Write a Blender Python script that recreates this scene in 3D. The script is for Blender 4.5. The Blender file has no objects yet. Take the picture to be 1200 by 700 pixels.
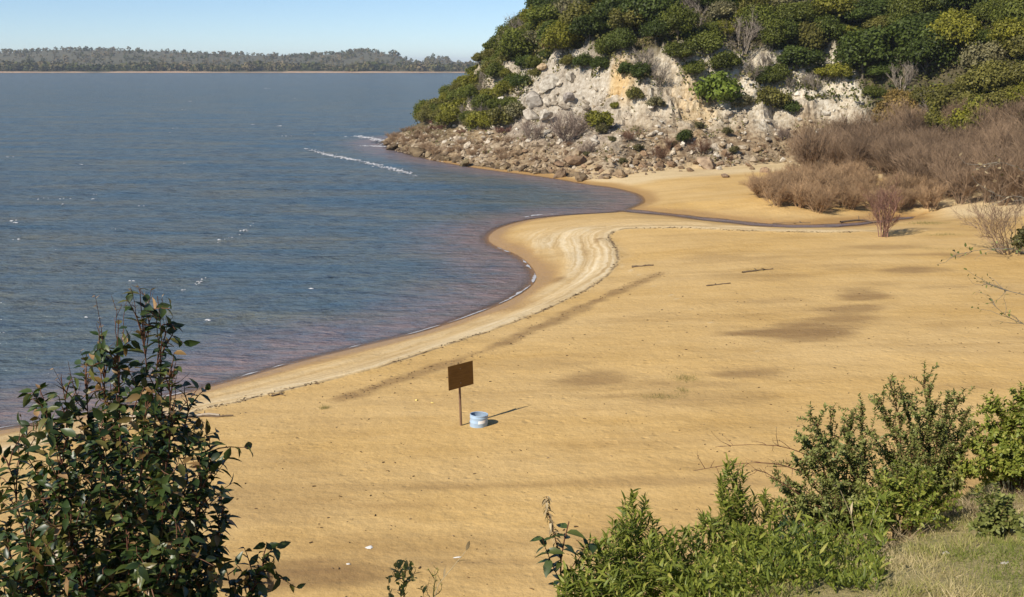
import bpy, math, random
import numpy as np
from mathutils import Vector, Matrix

PI = math.pi
rng = np.random.default_rng(11)
random.seed(11)
scene = bpy.context.scene
col = scene.collection

# ------------------------------------------------------------------ camera, sky, sun, exposure
FPX, CZ = 1300.0, 13.3                       # focal length in photo pixels (1200 wide), eye height above the lake
PITCH = math.atan((350 - 75) / FPX)
cam_data = bpy.data.cameras.new('camera')
cam_data.sensor_width = 36.0
cam_data.lens = 36.0 * FPX / 1200.0
cam_data.clip_start = 0.1
cam_data.clip_end = 30000
cam = bpy.data.objects.new('camera', cam_data)
col.objects.link(cam)
cam.location = (0, 0, CZ)
cam.rotation_euler = (PI / 2 - PITCH, 0, 0)
scene.camera = cam

SUN_EL, SUN_AZ = math.radians(38), math.radians(226)      # azimuth clockwise from +Y: behind and to the left
world = bpy.data.worlds.new('World')
scene.world = world
world.use_nodes = True
wn = world.node_tree
bg = wn.nodes['Background']
sky = wn.nodes.new('ShaderNodeTexSky')
sky.sky_type = 'NISHITA'
sky.sun_disc = False
sky.sun_elevation = SUN_EL
sky.sun_rotation = SUN_AZ
sky.altitude = 3500
sky.air_density = 1.0
sky.dust_density = 0.3
sky.ozone_density = 4.0
wn.links.new(sky.outputs[0], bg.inputs[0])
bg.inputs[1].default_value = 0.085
sun_data = bpy.data.lights.new('sun', 'SUN')
sun_data.energy = 4.1
sun_data.angle = math.radians(0.53)
sun_data.color = (1.0, 0.93, 0.82)
sun = bpy.data.objects.new('sun', sun_data)
col.objects.link(sun)
sun_dir = Vector((math.sin(SUN_AZ) * math.cos(SUN_EL), math.cos(SUN_AZ) * math.cos(SUN_EL), math.sin(SUN_EL)))
sun.rotation_euler = (-sun_dir).to_track_quat('-Z', 'Y').to_euler()
sun.location = (-40, -40, 60)
scene.view_settings.view_transform = 'Standard'
scene.view_settings.look = 'None'
scene.view_settings.gamma = 1.0
scene.view_settings.use_curve_mapping = False
scene.view_settings.exposure = 0.55
scene.render.engine = 'CYCLES'
scene.cycles.max_bounces = 6
scene.cycles.transparent_max_bounces = 12
scene.cycles.use_denoising = True

# ------------------------------------------------------------------ helpers: numbers
def ray(u, v):
    vc = (350 - v) / FPX
    return np.array([(u - 600) / FPX, math.cos(PITCH) + vc * math.sin(PITCH), -math.sin(PITCH) + vc * math.cos(PITCH)])
def at_z(u, v, z=0.0):
    d = ray(u, v); s = (z - CZ) / d[2]
    return np.array([d[0] * s, d[1] * s, z])
def at_y(u, v, y):
    d = ray(u, v); s = y / d[1]
    return np.array([d[0] * s, y, CZ + d[2] * s])
def project(x, y, z):
    cy = y * math.cos(PITCH) - (z - CZ) * math.sin(PITCH)
    cv = y * math.sin(PITCH) + (z - CZ) * math.cos(PITCH)
    return 600 + FPX * x / cy, 350 - FPX * cv / cy

def _h(ix, iy, seed):
    n = (ix.astype(np.int64) * 374761393 + iy.astype(np.int64) * 668265263 + seed * 144269504) & 0xFFFFFFFF
    n = ((n ^ (n >> 13)) * 1274126177) & 0xFFFFFFFF
    n = ((n ^ (n >> 16)) * 2246822519) & 0xFFFFFFFF
    return ((n ^ (n >> 15)) & 0xFFFF) / 65535.0
def vnoise(x, y, seed=0):
    x = np.asarray(x, float); y = np.asarray(y, float)
    ix, iy = np.floor(x), np.floor(y)
    fx, fy = x - ix, y - iy
    fx = fx * fx * fx * (fx * (fx * 6 - 15) + 10); fy = fy * fy * fy * (fy * (fy * 6 - 15) + 10)
    a, b = _h(ix, iy, seed), _h(ix + 1, iy, seed)
    c, d = _h(ix, iy + 1, seed), _h(ix + 1, iy + 1, seed)
    return (a + (b - a) * fx) * (1 - fy) + (c + (d - c) * fx) * fy
def fbm(x, y, octaves=4, seed=0, gain=0.5):
    t, amp, tot = 0.0, 1.0, 0.0
    for o in range(octaves):
        t = t + amp * (vnoise(x, y, seed + 17 * o) * 2 - 1); tot += amp
        x = np.asarray(x) * 2.03 + 5.1; y = np.asarray(y) * 2.03 + 3.7; amp *= gain
    return t / tot
def ridged(x, y, octaves=4, seed=0):
    t, amp, tot = 0.0, 1.0, 0.0
    for o in range(octaves):
        t = t + amp * (1 - np.abs(vnoise(x, y, seed + 31 * o) * 2 - 1)); tot += amp
        x = np.asarray(x) * 2.1 + 1.3; y = np.asarray(y) * 2.1 + 8.7; amp *= 0.5
    return t / tot
def sstep(a, b, x):
    t = np.clip((np.asarray(x, float) - a) / (b - a), 0, 1)
    return t * t * (3 - 2 * t)

def smooth_line(pts, n=6):
    pts = [np.array(p, float)[:2] for p in pts]
    out = []
    for i in range(len(pts) - 1):
        p0, p1, p2, p3 = pts[max(i - 1, 0)], pts[i], pts[i + 1], pts[min(i + 2, len(pts) - 1)]
        for k in range(n):
            t = k / n
            out.append(0.5 * (2 * p1 + (p2 - p0) * t + (2 * p0 - 5 * p1 + 4 * p2 - p3) * t * t + (3 * p1 - p0 - 3 * p2 + p3) * t ** 3))
    out.append(pts[-1])
    return np.array(out)
def line_dist(x, y, line):
    """Distance to a polyline, and the side (+1 to the right of its direction)."""
    x = np.asarray(x, float); y = np.asarray(y, float)
    best = np.full(x.shape, 1e18); side = np.zeros(x.shape)
    for (ax, ay), (bx, by) in zip(line[:-1], line[1:]):
        dx, dy = bx - ax, by - ay
        L = dx * dx + dy * dy + 1e-12
        t = np.clip(((x - ax) * dx + (y - ay) * dy) / L, 0, 1)
        ex, ey = x - (ax + t * dx), y - (ay + t * dy)
        d = ex * ex + ey * ey
        m = d < best
        best = np.where(m, d, best)
        side = np.where(m, np.sign(ex * dy - ey * dx), side)
    return np.sqrt(best), side
class Field:
    """Signed distance to a line, sampled once on a grid and read back bilinearly."""
    def __init__(s, line, poly=None, x0=-130.0, x1=190.0, y0=-6.0, y1=330.0, step=0.5):
        s.x0, s.y0, s.st = x0, y0, step
        gx = np.arange(x0, x1, step, dtype=np.float32); gy = np.arange(y0, y1, step, dtype=np.float32)
        X, Y = np.meshgrid(gx, gy)
        d, side = line_dist32(X, Y, line)
        s.g = np.where(inside(X, Y, poly), d, -d) if poly is not None else d * side
        s.nx, s.ny = len(gx), len(gy)
    def __call__(s, x, y):
        fx = np.clip((np.asarray(x, float) - s.x0) / s.st, 0, s.nx - 1.001); fy = np.clip((np.asarray(y, float) - s.y0) / s.st, 0, s.ny - 1.001)
        ix, iy = fx.astype(int), fy.astype(int); fx = fx - ix; fy = fy - iy
        g = s.g
        return (g[iy, ix] * (1 - fx) + g[iy, ix + 1] * fx) * (1 - fy) + (g[iy + 1, ix] * (1 - fx) + g[iy + 1, ix + 1] * fx) * fy
def line_dist32(x, y, line):
    best = np.full(x.shape, 1e18, np.float32); side = np.zeros(x.shape, np.float32)
    line = np.asarray(line, np.float32)
    for (ax, ay), (bx, by) in zip(line[:-1], line[1:]):
        dx, dy = bx - ax, by - ay
        px, py = x - ax, y - ay
        t = np.clip((px * dx + py * dy) / (dx * dx + dy * dy + np.float32(1e-9)), 0, 1)
        ex, ey = px - t * dx, py - t * dy
        d = ex * ex + ey * ey
        m = d < best
        best[m] = d[m]; side[m] = np.sign(ex[m] * dy - ey[m] * dx)
    return np.sqrt(best), side
def inside(x, y, poly):
    x = np.asarray(x, float); y = np.asarray(y, float)
    r = np.zeros(x.shape, bool)
    n = len(poly)
    for i in range(n):
        (ax, ay), (bx, by) = poly[i], poly[(i + 1) % n]
        if ay == by: continue
        c = ((ay > y) != (by > y)) & (x < (bx - ax) * (y - ay) / (by - ay) + ax)
        r ^= c
    return r

# ------------------------------------------------------------------ helpers: objects
def mk(name, verts, faces, mat=None, parent=None, attrs=None, smooth=False, link=True):
    """ONE mesh object; faces: an (n,3) or (n,4) array or a list of such arrays."""
    me = mesh_data(name, verts, faces, mat, attrs, smooth)
    return ob(name, me, parent) if link else me
def mesh_data(name, verts, faces, mat=None, attrs=None, smooth=False):
    verts = np.asarray(verts, np.float32)
    if not isinstance(faces, (list, tuple)): faces = [faces]
    elif len(faces) and np.ndim(faces[0]) == 1: faces = [np.asarray(faces)]
    faces = [np.asarray(f, np.int32) for f in faces if len(f)]
    me = bpy.data.meshes.new(name)
    nl = sum(f.size for f in faces); nf = sum(len(f) for f in faces)
    me.vertices.add(len(verts)); me.vertices.foreach_set('co', verts.ravel())
    me.loops.add(nl); me.loops.foreach_set('vertex_index', np.concatenate([f.ravel() for f in faces]))
    me.polygons.add(nf)
    tot = np.concatenate([np.full(len(f), f.shape[1], np.int32) for f in faces])
    me.polygons.foreach_set('loop_start', np.concatenate([[0], np.cumsum(tot)[:-1]]).astype(np.int32))
    me.update(calc_edges=True)
    me.polygons.foreach_set('use_smooth', np.full(nf, bool(smooth)))
    for k, a in (attrs or {}).items():
        at = me.attributes.new(k, 'FLOAT', 'POINT')
        at.data.foreach_set('value', np.asarray(a, np.float32).ravel())
    if mat: me.materials.append(mat)
    return me
def ob(name, me, parent=None, loc=None, color=None):
    o = bpy.data.objects.new(name, me)
    col.objects.link(o)
    if parent: o.parent = parent
    if loc is not None: o.location = loc
    if color is not None: o.color = (*color, 1)
    return o
def tag(o, label=None, cat=None, group=None, kind=None):
    if label: o['label'] = label
    if cat: o['category'] = cat
    if group: o['group'] = group
    if kind: o['kind'] = kind
    return o
def thing(name, label, cat, loc, rz=0.0, group=None, scale=1.0):
    o = bpy.data.objects.new(name, None)
    o.empty_display_size = 0.2
    col.objects.link(o)
    o.location = loc; o.rotation_euler = (0, 0, rz); o.scale = (scale,) * 3 if not hasattr(scale, '__len__') else scale
    return tag(o, label, cat, group)
def grid_faces(nr, nc):
    i = np.arange(nr * nc).reshape(nr, nc)
    return np.stack([i[:-1, :-1], i[:-1, 1:], i[1:, 1:], i[1:, :-1]], -1).reshape(-1, 4)

class Geo:
    """Collects pieces of ONE mesh."""
    def __init__(s): s.v, s.f3, s.f4, s.t, s.n = [], [], [], [], 0
    def add(s, v, f, tint=0.5):
        v = np.asarray(v, float); f = np.asarray(f, int)
        (s.f3 if f.shape[1] == 3 else s.f4).append(f + s.n)
        s.v.append(v); s.n += len(v)
        s.t.append(np.full(len(v), tint) if np.ndim(tint) == 0 else np.asarray(tint, float))
    def build(s, name, mat, parent=None, smooth=False, link=True):
        fs = [np.concatenate(x) for x in (s.f3, s.f4) if x]
        me = mesh_data(name, np.concatenate(s.v), fs, mat, {'tint': np.concatenate(s.t)}, smooth)
        return ob(name, me, parent) if link else me
    def tube(s, pts, r0, r1, sides=4, tint=0.5):
        pts = np.asarray(pts, float); n = len(pts)
        d = np.gradient(pts, axis=0); d /= np.linalg.norm(d, axis=1)[:, None] + 1e-9
        up = np.array([0, 0, 1.0]) if abs(d[0][2]) < 0.9 else np.array([1.0, 0, 0])
        a = np.cross(d, up); a /= np.linalg.norm(a, axis=1)[:, None] + 1e-9
        b = np.cross(d, a)
        r = np.linspace(r0, r1, n)[:, None]
        ang = np.arange(sides) * 2 * PI / sides
        v = np.concatenate([pts + r * (a * math.cos(t) + b * math.sin(t)) for t in ang], 0).reshape(sides, n, 3).transpose(1, 0, 2).reshape(-1, 3)
        i = np.arange(n * sides).reshape(n, sides)
        f = np.stack([i[:-1], np.roll(i[:-1], -1, 1), np.roll(i[1:], -1, 1), i[1:]], -1).reshape(-1, 4)
        s.add(v, f, tint)
    def box(s, lo, hi, tint=0.5):
        lo = np.array(lo, float); hi = np.array(hi, float)
        v = np.array([[(lo, hi)[k][0], (lo, hi)[j][1], (lo, hi)[i][2]] for i in (0, 1) for j in (0, 1) for k in (0, 1)])
        s.add(v, [[0, 2, 3, 1], [4, 5, 7, 6], [0, 1, 5, 4], [2, 6, 7, 3], [0, 4, 6, 2], [1, 3, 7, 5]], tint)
def unit(v):
    v = np.asarray(v, float); return v / (np.linalg.norm(v) + 1e-9)

# leaves: a template blade (base at the origin, along +Y, face up +Z) placed many times
def leaf_template(width=0.5, fold=0.12, curl=0.12, tip=1.0, rows=(0.0, 0.18, 0.45, 0.75, 1.0)):
    v = []
    for t in rows:
        w = width * 0.5 * (math.sin(PI * t ** 0.75) ** tip if 0 < t < 1 else 0.0)
        z = -curl * t * t
        v += [(-w, t, z + fold * w * 2), (0, t, z), (w, t, z + fold * w * 2)]
    f = []
    for r in range(len(rows) - 1):
        a = r * 3
        if r == 0: f += [[1, 4, 3], [1, 5, 4]]
        elif r == len(rows) - 2: f += [[a, a + 1, a + 4], [a + 1, a + 2, a + 4]]
        else: f += [[a, a + 1, a + 4], [a, a + 4, a + 3], [a + 1, a + 2, a + 5], [a + 1, a + 5, a + 4]]
    f = np.array(f); v = np.array(v)
    used = np.unique(f); m = -np.ones(len(v), int); m[used] = np.arange(len(used))
    return v[used], m[f]
def frames(d, n):
    d = d / (np.linalg.norm(d, axis=1)[:, None] + 1e-9)
    n = n - d * np.sum(n * d, 1)[:, None]
    n = n / (np.linalg.norm(n, axis=1)[:, None] + 1e-9)
    x = np.cross(d, n)
    return np.stack([x, d, n], -1)
def place_leaves(g, tmpl, pos, d, n, size, tint):
    if len(pos) == 0: return
    tv, tf = tmpl
    R = frames(np.asarray(d, float), np.asarray(n, float))
    v = np.einsum('lij,kj->lki', R, tv) * np.asarray(size)[:, None, None] + np.asarray(pos)[:, None, :]
    f = tf[None] + (np.arange(len(pos)) * len(tv))[:, None, None]
    g.add(v.reshape(-1, 3), f.reshape(-1, tf.shape[1]), np.repeat(tint, len(tv)))
CARD = (np.array([[-0.5, 0, 0.0], [0.5, 0, 0], [0.35, 1, 0.12], [-0.35, 1, 0.12]]), np.array([[0, 1, 2, 3]]))

# ------------------------------------------------------------------ helpers: materials
def new_mat(name):
    m = bpy.data.materials.new(name); m.use_nodes = True
    nt = m.node_tree; nt.nodes.clear()
    out = nt.nodes.new('ShaderNodeOutputMaterial')
    return m, nt, out
def nd(nt, t, **kw):
    n = nt.nodes.new('ShaderNode' + t)
    for k, v in kw.items():
        if k.startswith('i_'):
            n.inputs[int(k[2:]) if k[2:].isdigit() else k[2:].replace('_', ' ')].default_value = v
        else: setattr(n, k, v)
    return n
def lk(nt, a, b): nt.links.new(a, b)
def attr(nt, name): return nd(nt, 'Attribute', attribute_name=name).outputs['Fac']
def ramp(nt, fac, stops, interp='LINEAR'):
    r = nt.nodes.new('ShaderNodeValToRGB'); r.color_ramp.interpolation = interp
    e = r.color_ramp.elements
    while len(e) < len(stops): e.new(0.5)
    for el, (p, c) in zip(e, stops): el.position = p; el.color = (*c, 1)
    if fac is not None: lk(nt, fac, r.inputs[0])
    return r.outputs[0]
def mixc(nt, fac, a, b, mode='MIX'):
    m = nt.nodes.new('ShaderNodeMix'); m.data_type = 'RGBA'; m.blend_type = mode
    for s, x in ((m.inputs[0], fac), (m.inputs[6], a), (m.inputs[7], b)):
        if hasattr(x, 'is_linked') or hasattr(x, 'links'): lk(nt, x, s)
        elif isinstance(x, tuple): s.default_value = (*x, 1)
        else: s.default_value = x
    return m.outputs[2]
def math_(nt, op, a, b=0.5, clamp=False):
    m = nt.nodes.new('ShaderNodeMath'); m.operation = op; m.use_clamp = clamp
    for s, x in ((m.inputs[0], a), (m.inputs[1], b)):
        if hasattr(x, 'links'): lk(nt, x, s)
        else: s.default_value = x
    return m.outputs[0]
def noise(nt, scale, detail=4, rough=0.55, vec=None, stretch=None):
    n = nd(nt, 'TexNoise'); n.inputs['Scale'].default_value = scale; n.inputs['Detail'].default_value = detail; n.inputs['Roughness'].default_value = rough
    if vec is None: vec = nd(nt, 'NewGeometry').outputs['Position']
    if stretch:
        mp = nd(nt, 'Mapping'); mp.inputs['Scale'].default_value = stretch; lk(nt, vec, mp.inputs[0]); vec = mp.outputs[0]
    lk(nt, vec, n.inputs['Vector'])
    return n.outputs['Fac']
def bump(nt, height, strength, dist, normal=None):
    b = nd(nt, 'Bump'); b.inputs['Strength'].default_value = strength; b.inputs['Distance'].default_value = dist
    lk(nt, height, b.inputs['Height'])
    if normal is not None: lk(nt, normal, b.inputs['Normal'])
    return b.outputs[0]
def leaf_mat(name, stops, rough=0.5, spec=0.3, trans=0.25, objcol=True):
    m, nt, out = new_mat(name)
    c = ramp(nt, attr(nt, 'tint'), stops)
    if objcol: c = mixc(nt, 1.0, c, nd(nt, 'ObjectInfo').outputs['Color'], 'MULTIPLY')
    p = nd(nt, 'BsdfPrincipled'); lk(nt, c, p.inputs['Base Color'])
    p.inputs['Roughness'].default_value = rough; p.inputs['Specular IOR Level'].default_value = spec
    t = nd(nt, 'BsdfTranslucent'); lk(nt, mixc(nt, 1.0, c, (1.0, 1.15, 0.5), 'MULTIPLY'), t.inputs[0])
    mx = nd(nt, 'MixShader'); mx.inputs[0].default_value = trans
    lk(nt, p.outputs[0], mx.inputs[1]); lk(nt, t.outputs[0], mx.inputs[2]); lk(nt, mx.outputs[0], out.inputs[0])
    return m
def plain_mat(name, c1, c2, scale, rough=0.8, bump_s=0.3, bump_d=0.02, objcol=False, spec=0.2, stretch=None, use_obj=True, metal=0.0):
    m, nt, out = new_mat(name)
    vec = nd(nt, 'TexCoord').outputs['Object'] if use_obj else None
    n = noise(nt, scale, 5, 0.6, vec, stretch)
    c = ramp(nt, n, [(0.3, c1), (0.7, c2)])
    if objcol: c = mixc(nt, 1.0, c, nd(nt, 'ObjectInfo').outputs['Color'], 'MULTIPLY')
    p = nd(nt, 'BsdfPrincipled'); lk(nt, c, p.inputs['Base Color'])
    p.inputs['Roughness'].default_value = rough; p.inputs['Specular IOR Level'].default_value = spec; p.inputs['Metallic'].default_value = metal
    if bump_s: lk(nt, bump(nt, n, bump_s, bump_d), p.inputs['Normal'])
    lk(nt, p.outputs[0], out.inputs[0])
    return m

# ================================================================== THE LAND: shapes as functions
shore_px = [(0, 505), (100, 486), (215, 462), (290, 442), (350, 425), (430, 405), (500, 388), (560, 368), (600, 351), (622, 337), (629, 325), (622, 311), (605, 298),
            (585, 290), (574, 283), (575, 275), (590, 266), (620, 258), (660, 253), (700, 250.5), (728, 248.5), (748, 242), (757, 236), (752, 229), (738, 224), (715, 219),
            (690, 216), (640, 207.5), (560, 197), (500, 186), (462, 176), (449, 169)]
sp = [at_z(u, v)[:2] for u, v in shore_px]
left = [np.array([-120.0, -20.0]), np.array([-60.0, 16.0]), np.array([-36.0, 30.0])]
tip = [np.array(p, float) for p in ((-23.5, 194), (-22, 203), (-14, 216), (6, 234), (60, 262), (300, 330))]
SHORE = smooth_line(left + sp + tip, 3)
LAND = list(SHORE) + [np.array([600.0, 330]), np.array([600.0, -200]), np.array([-300.0, -200])]
creek_px = [(738, 247), (790, 252), (840, 258), (900, 264), (960, 265), (1010, 262), (1060, 256)]
CREEK = smooth_line([at_z(u, v)[:2] for u, v in creek_px], 4)

F_shore = Field(SHORE, LAND); F_creek = Field(CREEK)
def beach_base(x, y):
    sd = F_shore(x, y)
    z = np.where(sd > 0, 1.25 * (1 - np.exp(-np.maximum(sd, 0) / 8.0)) + 0.006 * np.maximum(sd, 0), np.maximum(sd * 0.105, -2.5))
    dc = np.abs(F_creek(x, y))
    dc = dc + 0.5 * fbm(x / 3.0, y / 3.0, 2, 91)
    zc = -0.10 + 0.13 * np.maximum(dc - 0.15, 0) + 0.004 * np.maximum(dc - 8, 0) ** 2
    z = np.minimum(z, np.where(sd > -1, zc, 9))
    return z, sd, dc
def march(f, u, v, y0, y1, step=0.25):
    d = ray(u, v)
    ys = np.arange(y0, y1, step)
    x, z = d[0] / d[1] * ys, CZ + d[2] / d[1] * ys
    h = f(x, ys)
    k = np.argmax(h >= z)
    if not (h >= z).any(): return None
    return np.array([x[k], ys[k], h[k]])
_f0 = lambda x, y: beach_base(x, y)[0]
berm_px = [(-160, 580), (0, 535), (215, 487), (330, 460), (420, 438), (500, 415), (600, 381), (660, 355), (700, 334), (720, 314), (724, 300), (719, 287), (714, 276), (735, 269), (790, 268), (860, 271), (930, 273), (1000, 272)]
BERM = smooth_line([march(_f0, u, v, 15, 130, 0.1)[:2] for u, v in berm_px], 5)
old_px = [(400, 466), (500, 434), (570, 411), (650, 376), (700, 354), (735, 338), (775, 322)]
OLD = smooth_line([march(_f0, u, v, 15, 130, 0.1)[:2] for u, v in old_px], 5)
inner_px = [(632, 290), (640, 279), (662, 272), (686, 268), (689, 278), (700, 290), (714, 301)]
INNER = smooth_line([march(_f0, u, v, 15, 130, 0.1)[:2] for u, v in inner_px], 5)

F_berm = Field(BERM, None, -60, 60, 10, 130, 0.3); F_inner = Field(INNER, None, -60, 60, 10, 130, 0.35)
def beach_h(x, y, full=False):
    z, sd, dc = beach_base(x, y)
    sea = -F_berm(x, y)                                   # + towards the water
    wob = 0.35 * fbm(x / 2.2, y / 2.2, 3, 5)
    land = sstep(0.0, 2.0, sd)
    z = z + land * (0.09 * np.exp(-((sea - 0.5 + 0.6 * wob) / 0.9) ** 2) + 0.045 * np.sin(sea * 2.7 + wob * 3) * np.exp(-((sea - 2.4) / 2.6) ** 2))
    di = np.abs(F_inner(x, y))
    z = z + land * (0.04 * np.exp(-(di / 0.8) ** 2) - 0.03 * np.exp(-((di - 1.6) / 0.8) ** 2))
    z = z + sstep(0.5, 6, sd) * sstep(1.5, 7, dc) * (0.10 * fbm(x / 9, y / 9, 3, 21) + 0.025 * fbm(x / 1.3, y / 1.1, 3, 22))
    if full: return z, sd, dc, sea, di
    return z

# the wooded hill with its rocky face
toe_px = [(449, 168), (462, 176), (500, 186), (560, 196.5), (640, 206.5), (700, 211), (760, 206), (830, 203), (880, 200), (960, 197), (1040, 203), (1120, 222), (1190, 246)]
toe = [np.append(at_z(u, v, z)[:2], 0) for (u, v), z in zip(toe_px, [0] * 5 + [.3, .6, .8, 1, 1, 1, 1, 1])]
TOE = smooth_line([(300, 330), (60, 262), (6, 234), (-14, 216), (-22, 203), (-23, 194)] + [tuple(p[:2]) for p in toe] + [(56, 78), (72, 55), (110, 25)], 4)
HILL = list(TOE) + [np.array([500.0, 25]), np.array([500.0, 330])]
F_toe = Field(TOE, HILL)
PT = np.array([-40, 0, 3, 6, 9, 12, 15, 17, 19, 22, 26, 35, 60, 100, 200.0])
PZ = np.array([-14, -0.1, 1.2, 2.6, 4.4, 6.6, 9.4, 12.2, 14.6, 17.0, 19.8, 25.0, 36, 46, 55.0])
def hill_h(x, y, full=False):
    t = F_toe(x, y)
    amp = sstep(1, 9, t)
    warp = amp * (3.0 * fbm(x / 11, y / 11, 3, 41) + 1.5 * fbm(x / 3.5, y / 3.5, 3, 43))
    tw = t + warp
    z = np.interp(tw, PT, PZ)
    cliff = sstep(8, 13, tw) * (1 - sstep(20, 25, tw))
    rough = sstep(-0.5, 2, t)
    z = z + rough * (1.0 * (ridged(x / 2.8, y / 2.8, 4, 47) - 0.55)) + cliff * (3.2 * (ridged(x / 4.6, y / 6.0, 4, 49) - 0.6) + 1.1 * (ridged(x / 1.3, y / 1.6, 3, 53) - 0.6))
    zz = z + 0.5 * fbm(x / 6, y / 6, 2, 57); k = np.floor(zz / 1.25); f = zz / 1.25 - k
    z = z + cliff * 0.75 * (1.25 * (k + sstep(0.45, 0.95, f)) - zz)
    if full: return z, tw, cliff
    return z
def ground_h(x, y):
    return np.maximum(beach_h(x, y), hill_h(x, y))
def hit(u, v, y0=18, y1=260):
    return march(ground_h, u, v, y0, y1, 0.2)

# ================================================================== materials of the setting
def sand_material():
    m, nt, out = new_mat('beach_sand')
    n1 = noise(nt, 0.35, 5, 0.6)
    n2 = noise(nt, 6.0, 6, 0.65)
    n3 = noise(nt, 1.1, 5, 0.6, None, (0.35, 1.0, 1.0))
    base = ramp(nt, n1, [(0.3, (0.47, 0.288, 0.092)), (0.7, (0.59, 0.385, 0.145))])
    base = mixc(nt, 0.5, base, ramp(nt, n2, [(0.25, (0.40, 0.25, 0.085)), (0.55, (0.56, 0.365, 0.13)), (0.8, (0.63, 0.43, 0.18))]))
    base = mixc(nt, math_(nt, 'MULTIPLY', attr(nt, 'pale'), 0.9), base, ramp(nt, n2, [(0.3, (0.52, 0.40, 0.225)), (0.7, (0.66, 0.53, 0.32))]))
    base = mixc(nt, math_(nt, 'MULTIPLY', ramp(nt, noise(nt, 0.12, 5, 0.65, None, (0.4, 1, 1)), [(0.38, (0, 0, 0)), (0.68, (1, 1, 1))]), 0.4), base, (0.61, 0.45, 0.235))
    pos = nd(nt, 'NewGeometry').outputs['Position']
    sea = attr(nt, 'sea')
    wig = math_(nt, 'MULTIPLY', math_(nt, 'ADD', noise(nt, 0.55, 3, 0.5), -0.5), 0.9)
    seaw = math_(nt, 'ADD', sea, wig)
    cx = nd(nt, 'CombineXYZ'); lk(nt, math_(nt, 'MULTIPLY', seaw, 2.6), cx.inputs[0])
    sx = nd(nt, 'SeparateXYZ'); lk(nt, pos, sx.inputs[0])
    lk(nt, math_(nt, 'MULTIPLY', sx.outputs[0], 0.13), cx.inputs[1]); lk(nt, math_(nt, 'MULTIPLY', sx.outputs[1], 0.05), cx.inputs[2])
    bandn = noise(nt, 1.0, 4, 0.62, cx.outputs[0])
    bandc = ramp(nt, bandn, [(0.30, (0.33, 0.215, 0.10)), (0.42, (0.50, 0.35, 0.165)), (0.54, (0.62, 0.48, 0.275)), (0.70, (0.71, 0.59, 0.39))])
    base = mixc(nt, attr(nt, 'bands'), base, bandc)
    line = ramp(nt, math_(nt, 'ABSOLUTE', math_(nt, 'ADD', sea, math_(nt, 'MULTIPLY', wig, 0.35)), 0.0), [(0.02, (1, 1, 1)), (0.13, (0, 0, 0))])
    brk = ramp(nt, noise(nt, 0.9, 3, 0.6), [(0.40, (0, 0, 0)), (0.55, (1, 1, 1))])
    base = mixc(nt, math_(nt, 'MULTIPLY', math_(nt, 'MULTIPLY', line, brk), 0.7), base, (0.12, 0.085, 0.05))
    n4 = noise(nt, 0.55, 6, 0.7, None, (0.22, 1.0, 1.0))
    base = mixc(nt, 1.0, base, ramp(nt, n4, [(0.3, (0.84, 0.81, 0.76)), (0.5, (1, 1, 1)), (0.72, (1.08, 1.09, 1.12))]), 'MULTIPLY')
    st = math_(nt, 'MULTIPLY', attr(nt, 'dark_sand'), math_(nt, 'ADD', math_(nt, 'MULTIPLY', n3, 1.4), 0.2), True)
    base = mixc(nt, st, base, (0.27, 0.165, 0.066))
    wet = attr(nt, 'wet')
    base = mixc(nt, wet, base, (0.40, 0.24, 0.09))
    vor = nd(nt, 'TexVoronoi'); vor.inputs['Scale'].default_value = 2.2
    lk(nt, nd(nt, 'NewGeometry').outputs['Position'], vor.inputs['Vector'])
    specks = math_(nt, 'MULTIPLY', math_(nt, 'LESS_THAN', vor.outputs['Distance'], 0.10), math_(nt, 'GREATER_THAN', noise(nt, 0.8, 2), 0.52))
    base = mixc(nt, math_(nt, 'MULTIPLY', specks, 0.45), base, (0.2, 0.115, 0.05))
    p = nd(nt, 'BsdfPrincipled'); lk(nt, base, p.inputs['Base Color'])
    r = nd(nt, 'MapRange'); lk(nt, wet, r.inputs[0]); r.inputs[3].default_value = 0.95; r.inputs[4].default_value = 0.38; lk(nt, r.outputs[0], p.inputs['Roughness'])
    p.inputs['Specular IOR Level'].default_value = 0.25
    hgt = math_(nt, 'ADD', math_(nt, 'MULTIPLY', noise(nt, 2.4, 4, 0.6), 1.0), math_(nt, 'MULTIPLY', n2, 0.35))
    dv = nd(nt, 'TexVoronoi', feature='SMOOTH_F1'); dv.inputs['Scale'].default_value = 1.9; dv.inputs['Randomness'].default_value = 1.0; lk(nt, nd(nt, 'NewGeometry').outputs['Position'], dv.inputs['Vector'])
    dent = math_(nt, 'MULTIPLY', math_(nt, 'MINIMUM', dv.outputs['Distance'], 0.22), ramp(nt, noise(nt, 0.16, 4, 0.6), [(0.42, (0, 0, 0)), (0.6, (1, 1, 1))]))
    hgt = math_(nt, 'ADD', hgt, math_(nt, 'MULTIPLY', dent, 3.0))
    lk(nt, bump(nt, hgt, 0.6, 0.10), p.inputs['Normal'])
    lk(nt, p.outputs[0], out.inputs[0])
    return m
M_sand = sand_material()

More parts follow.
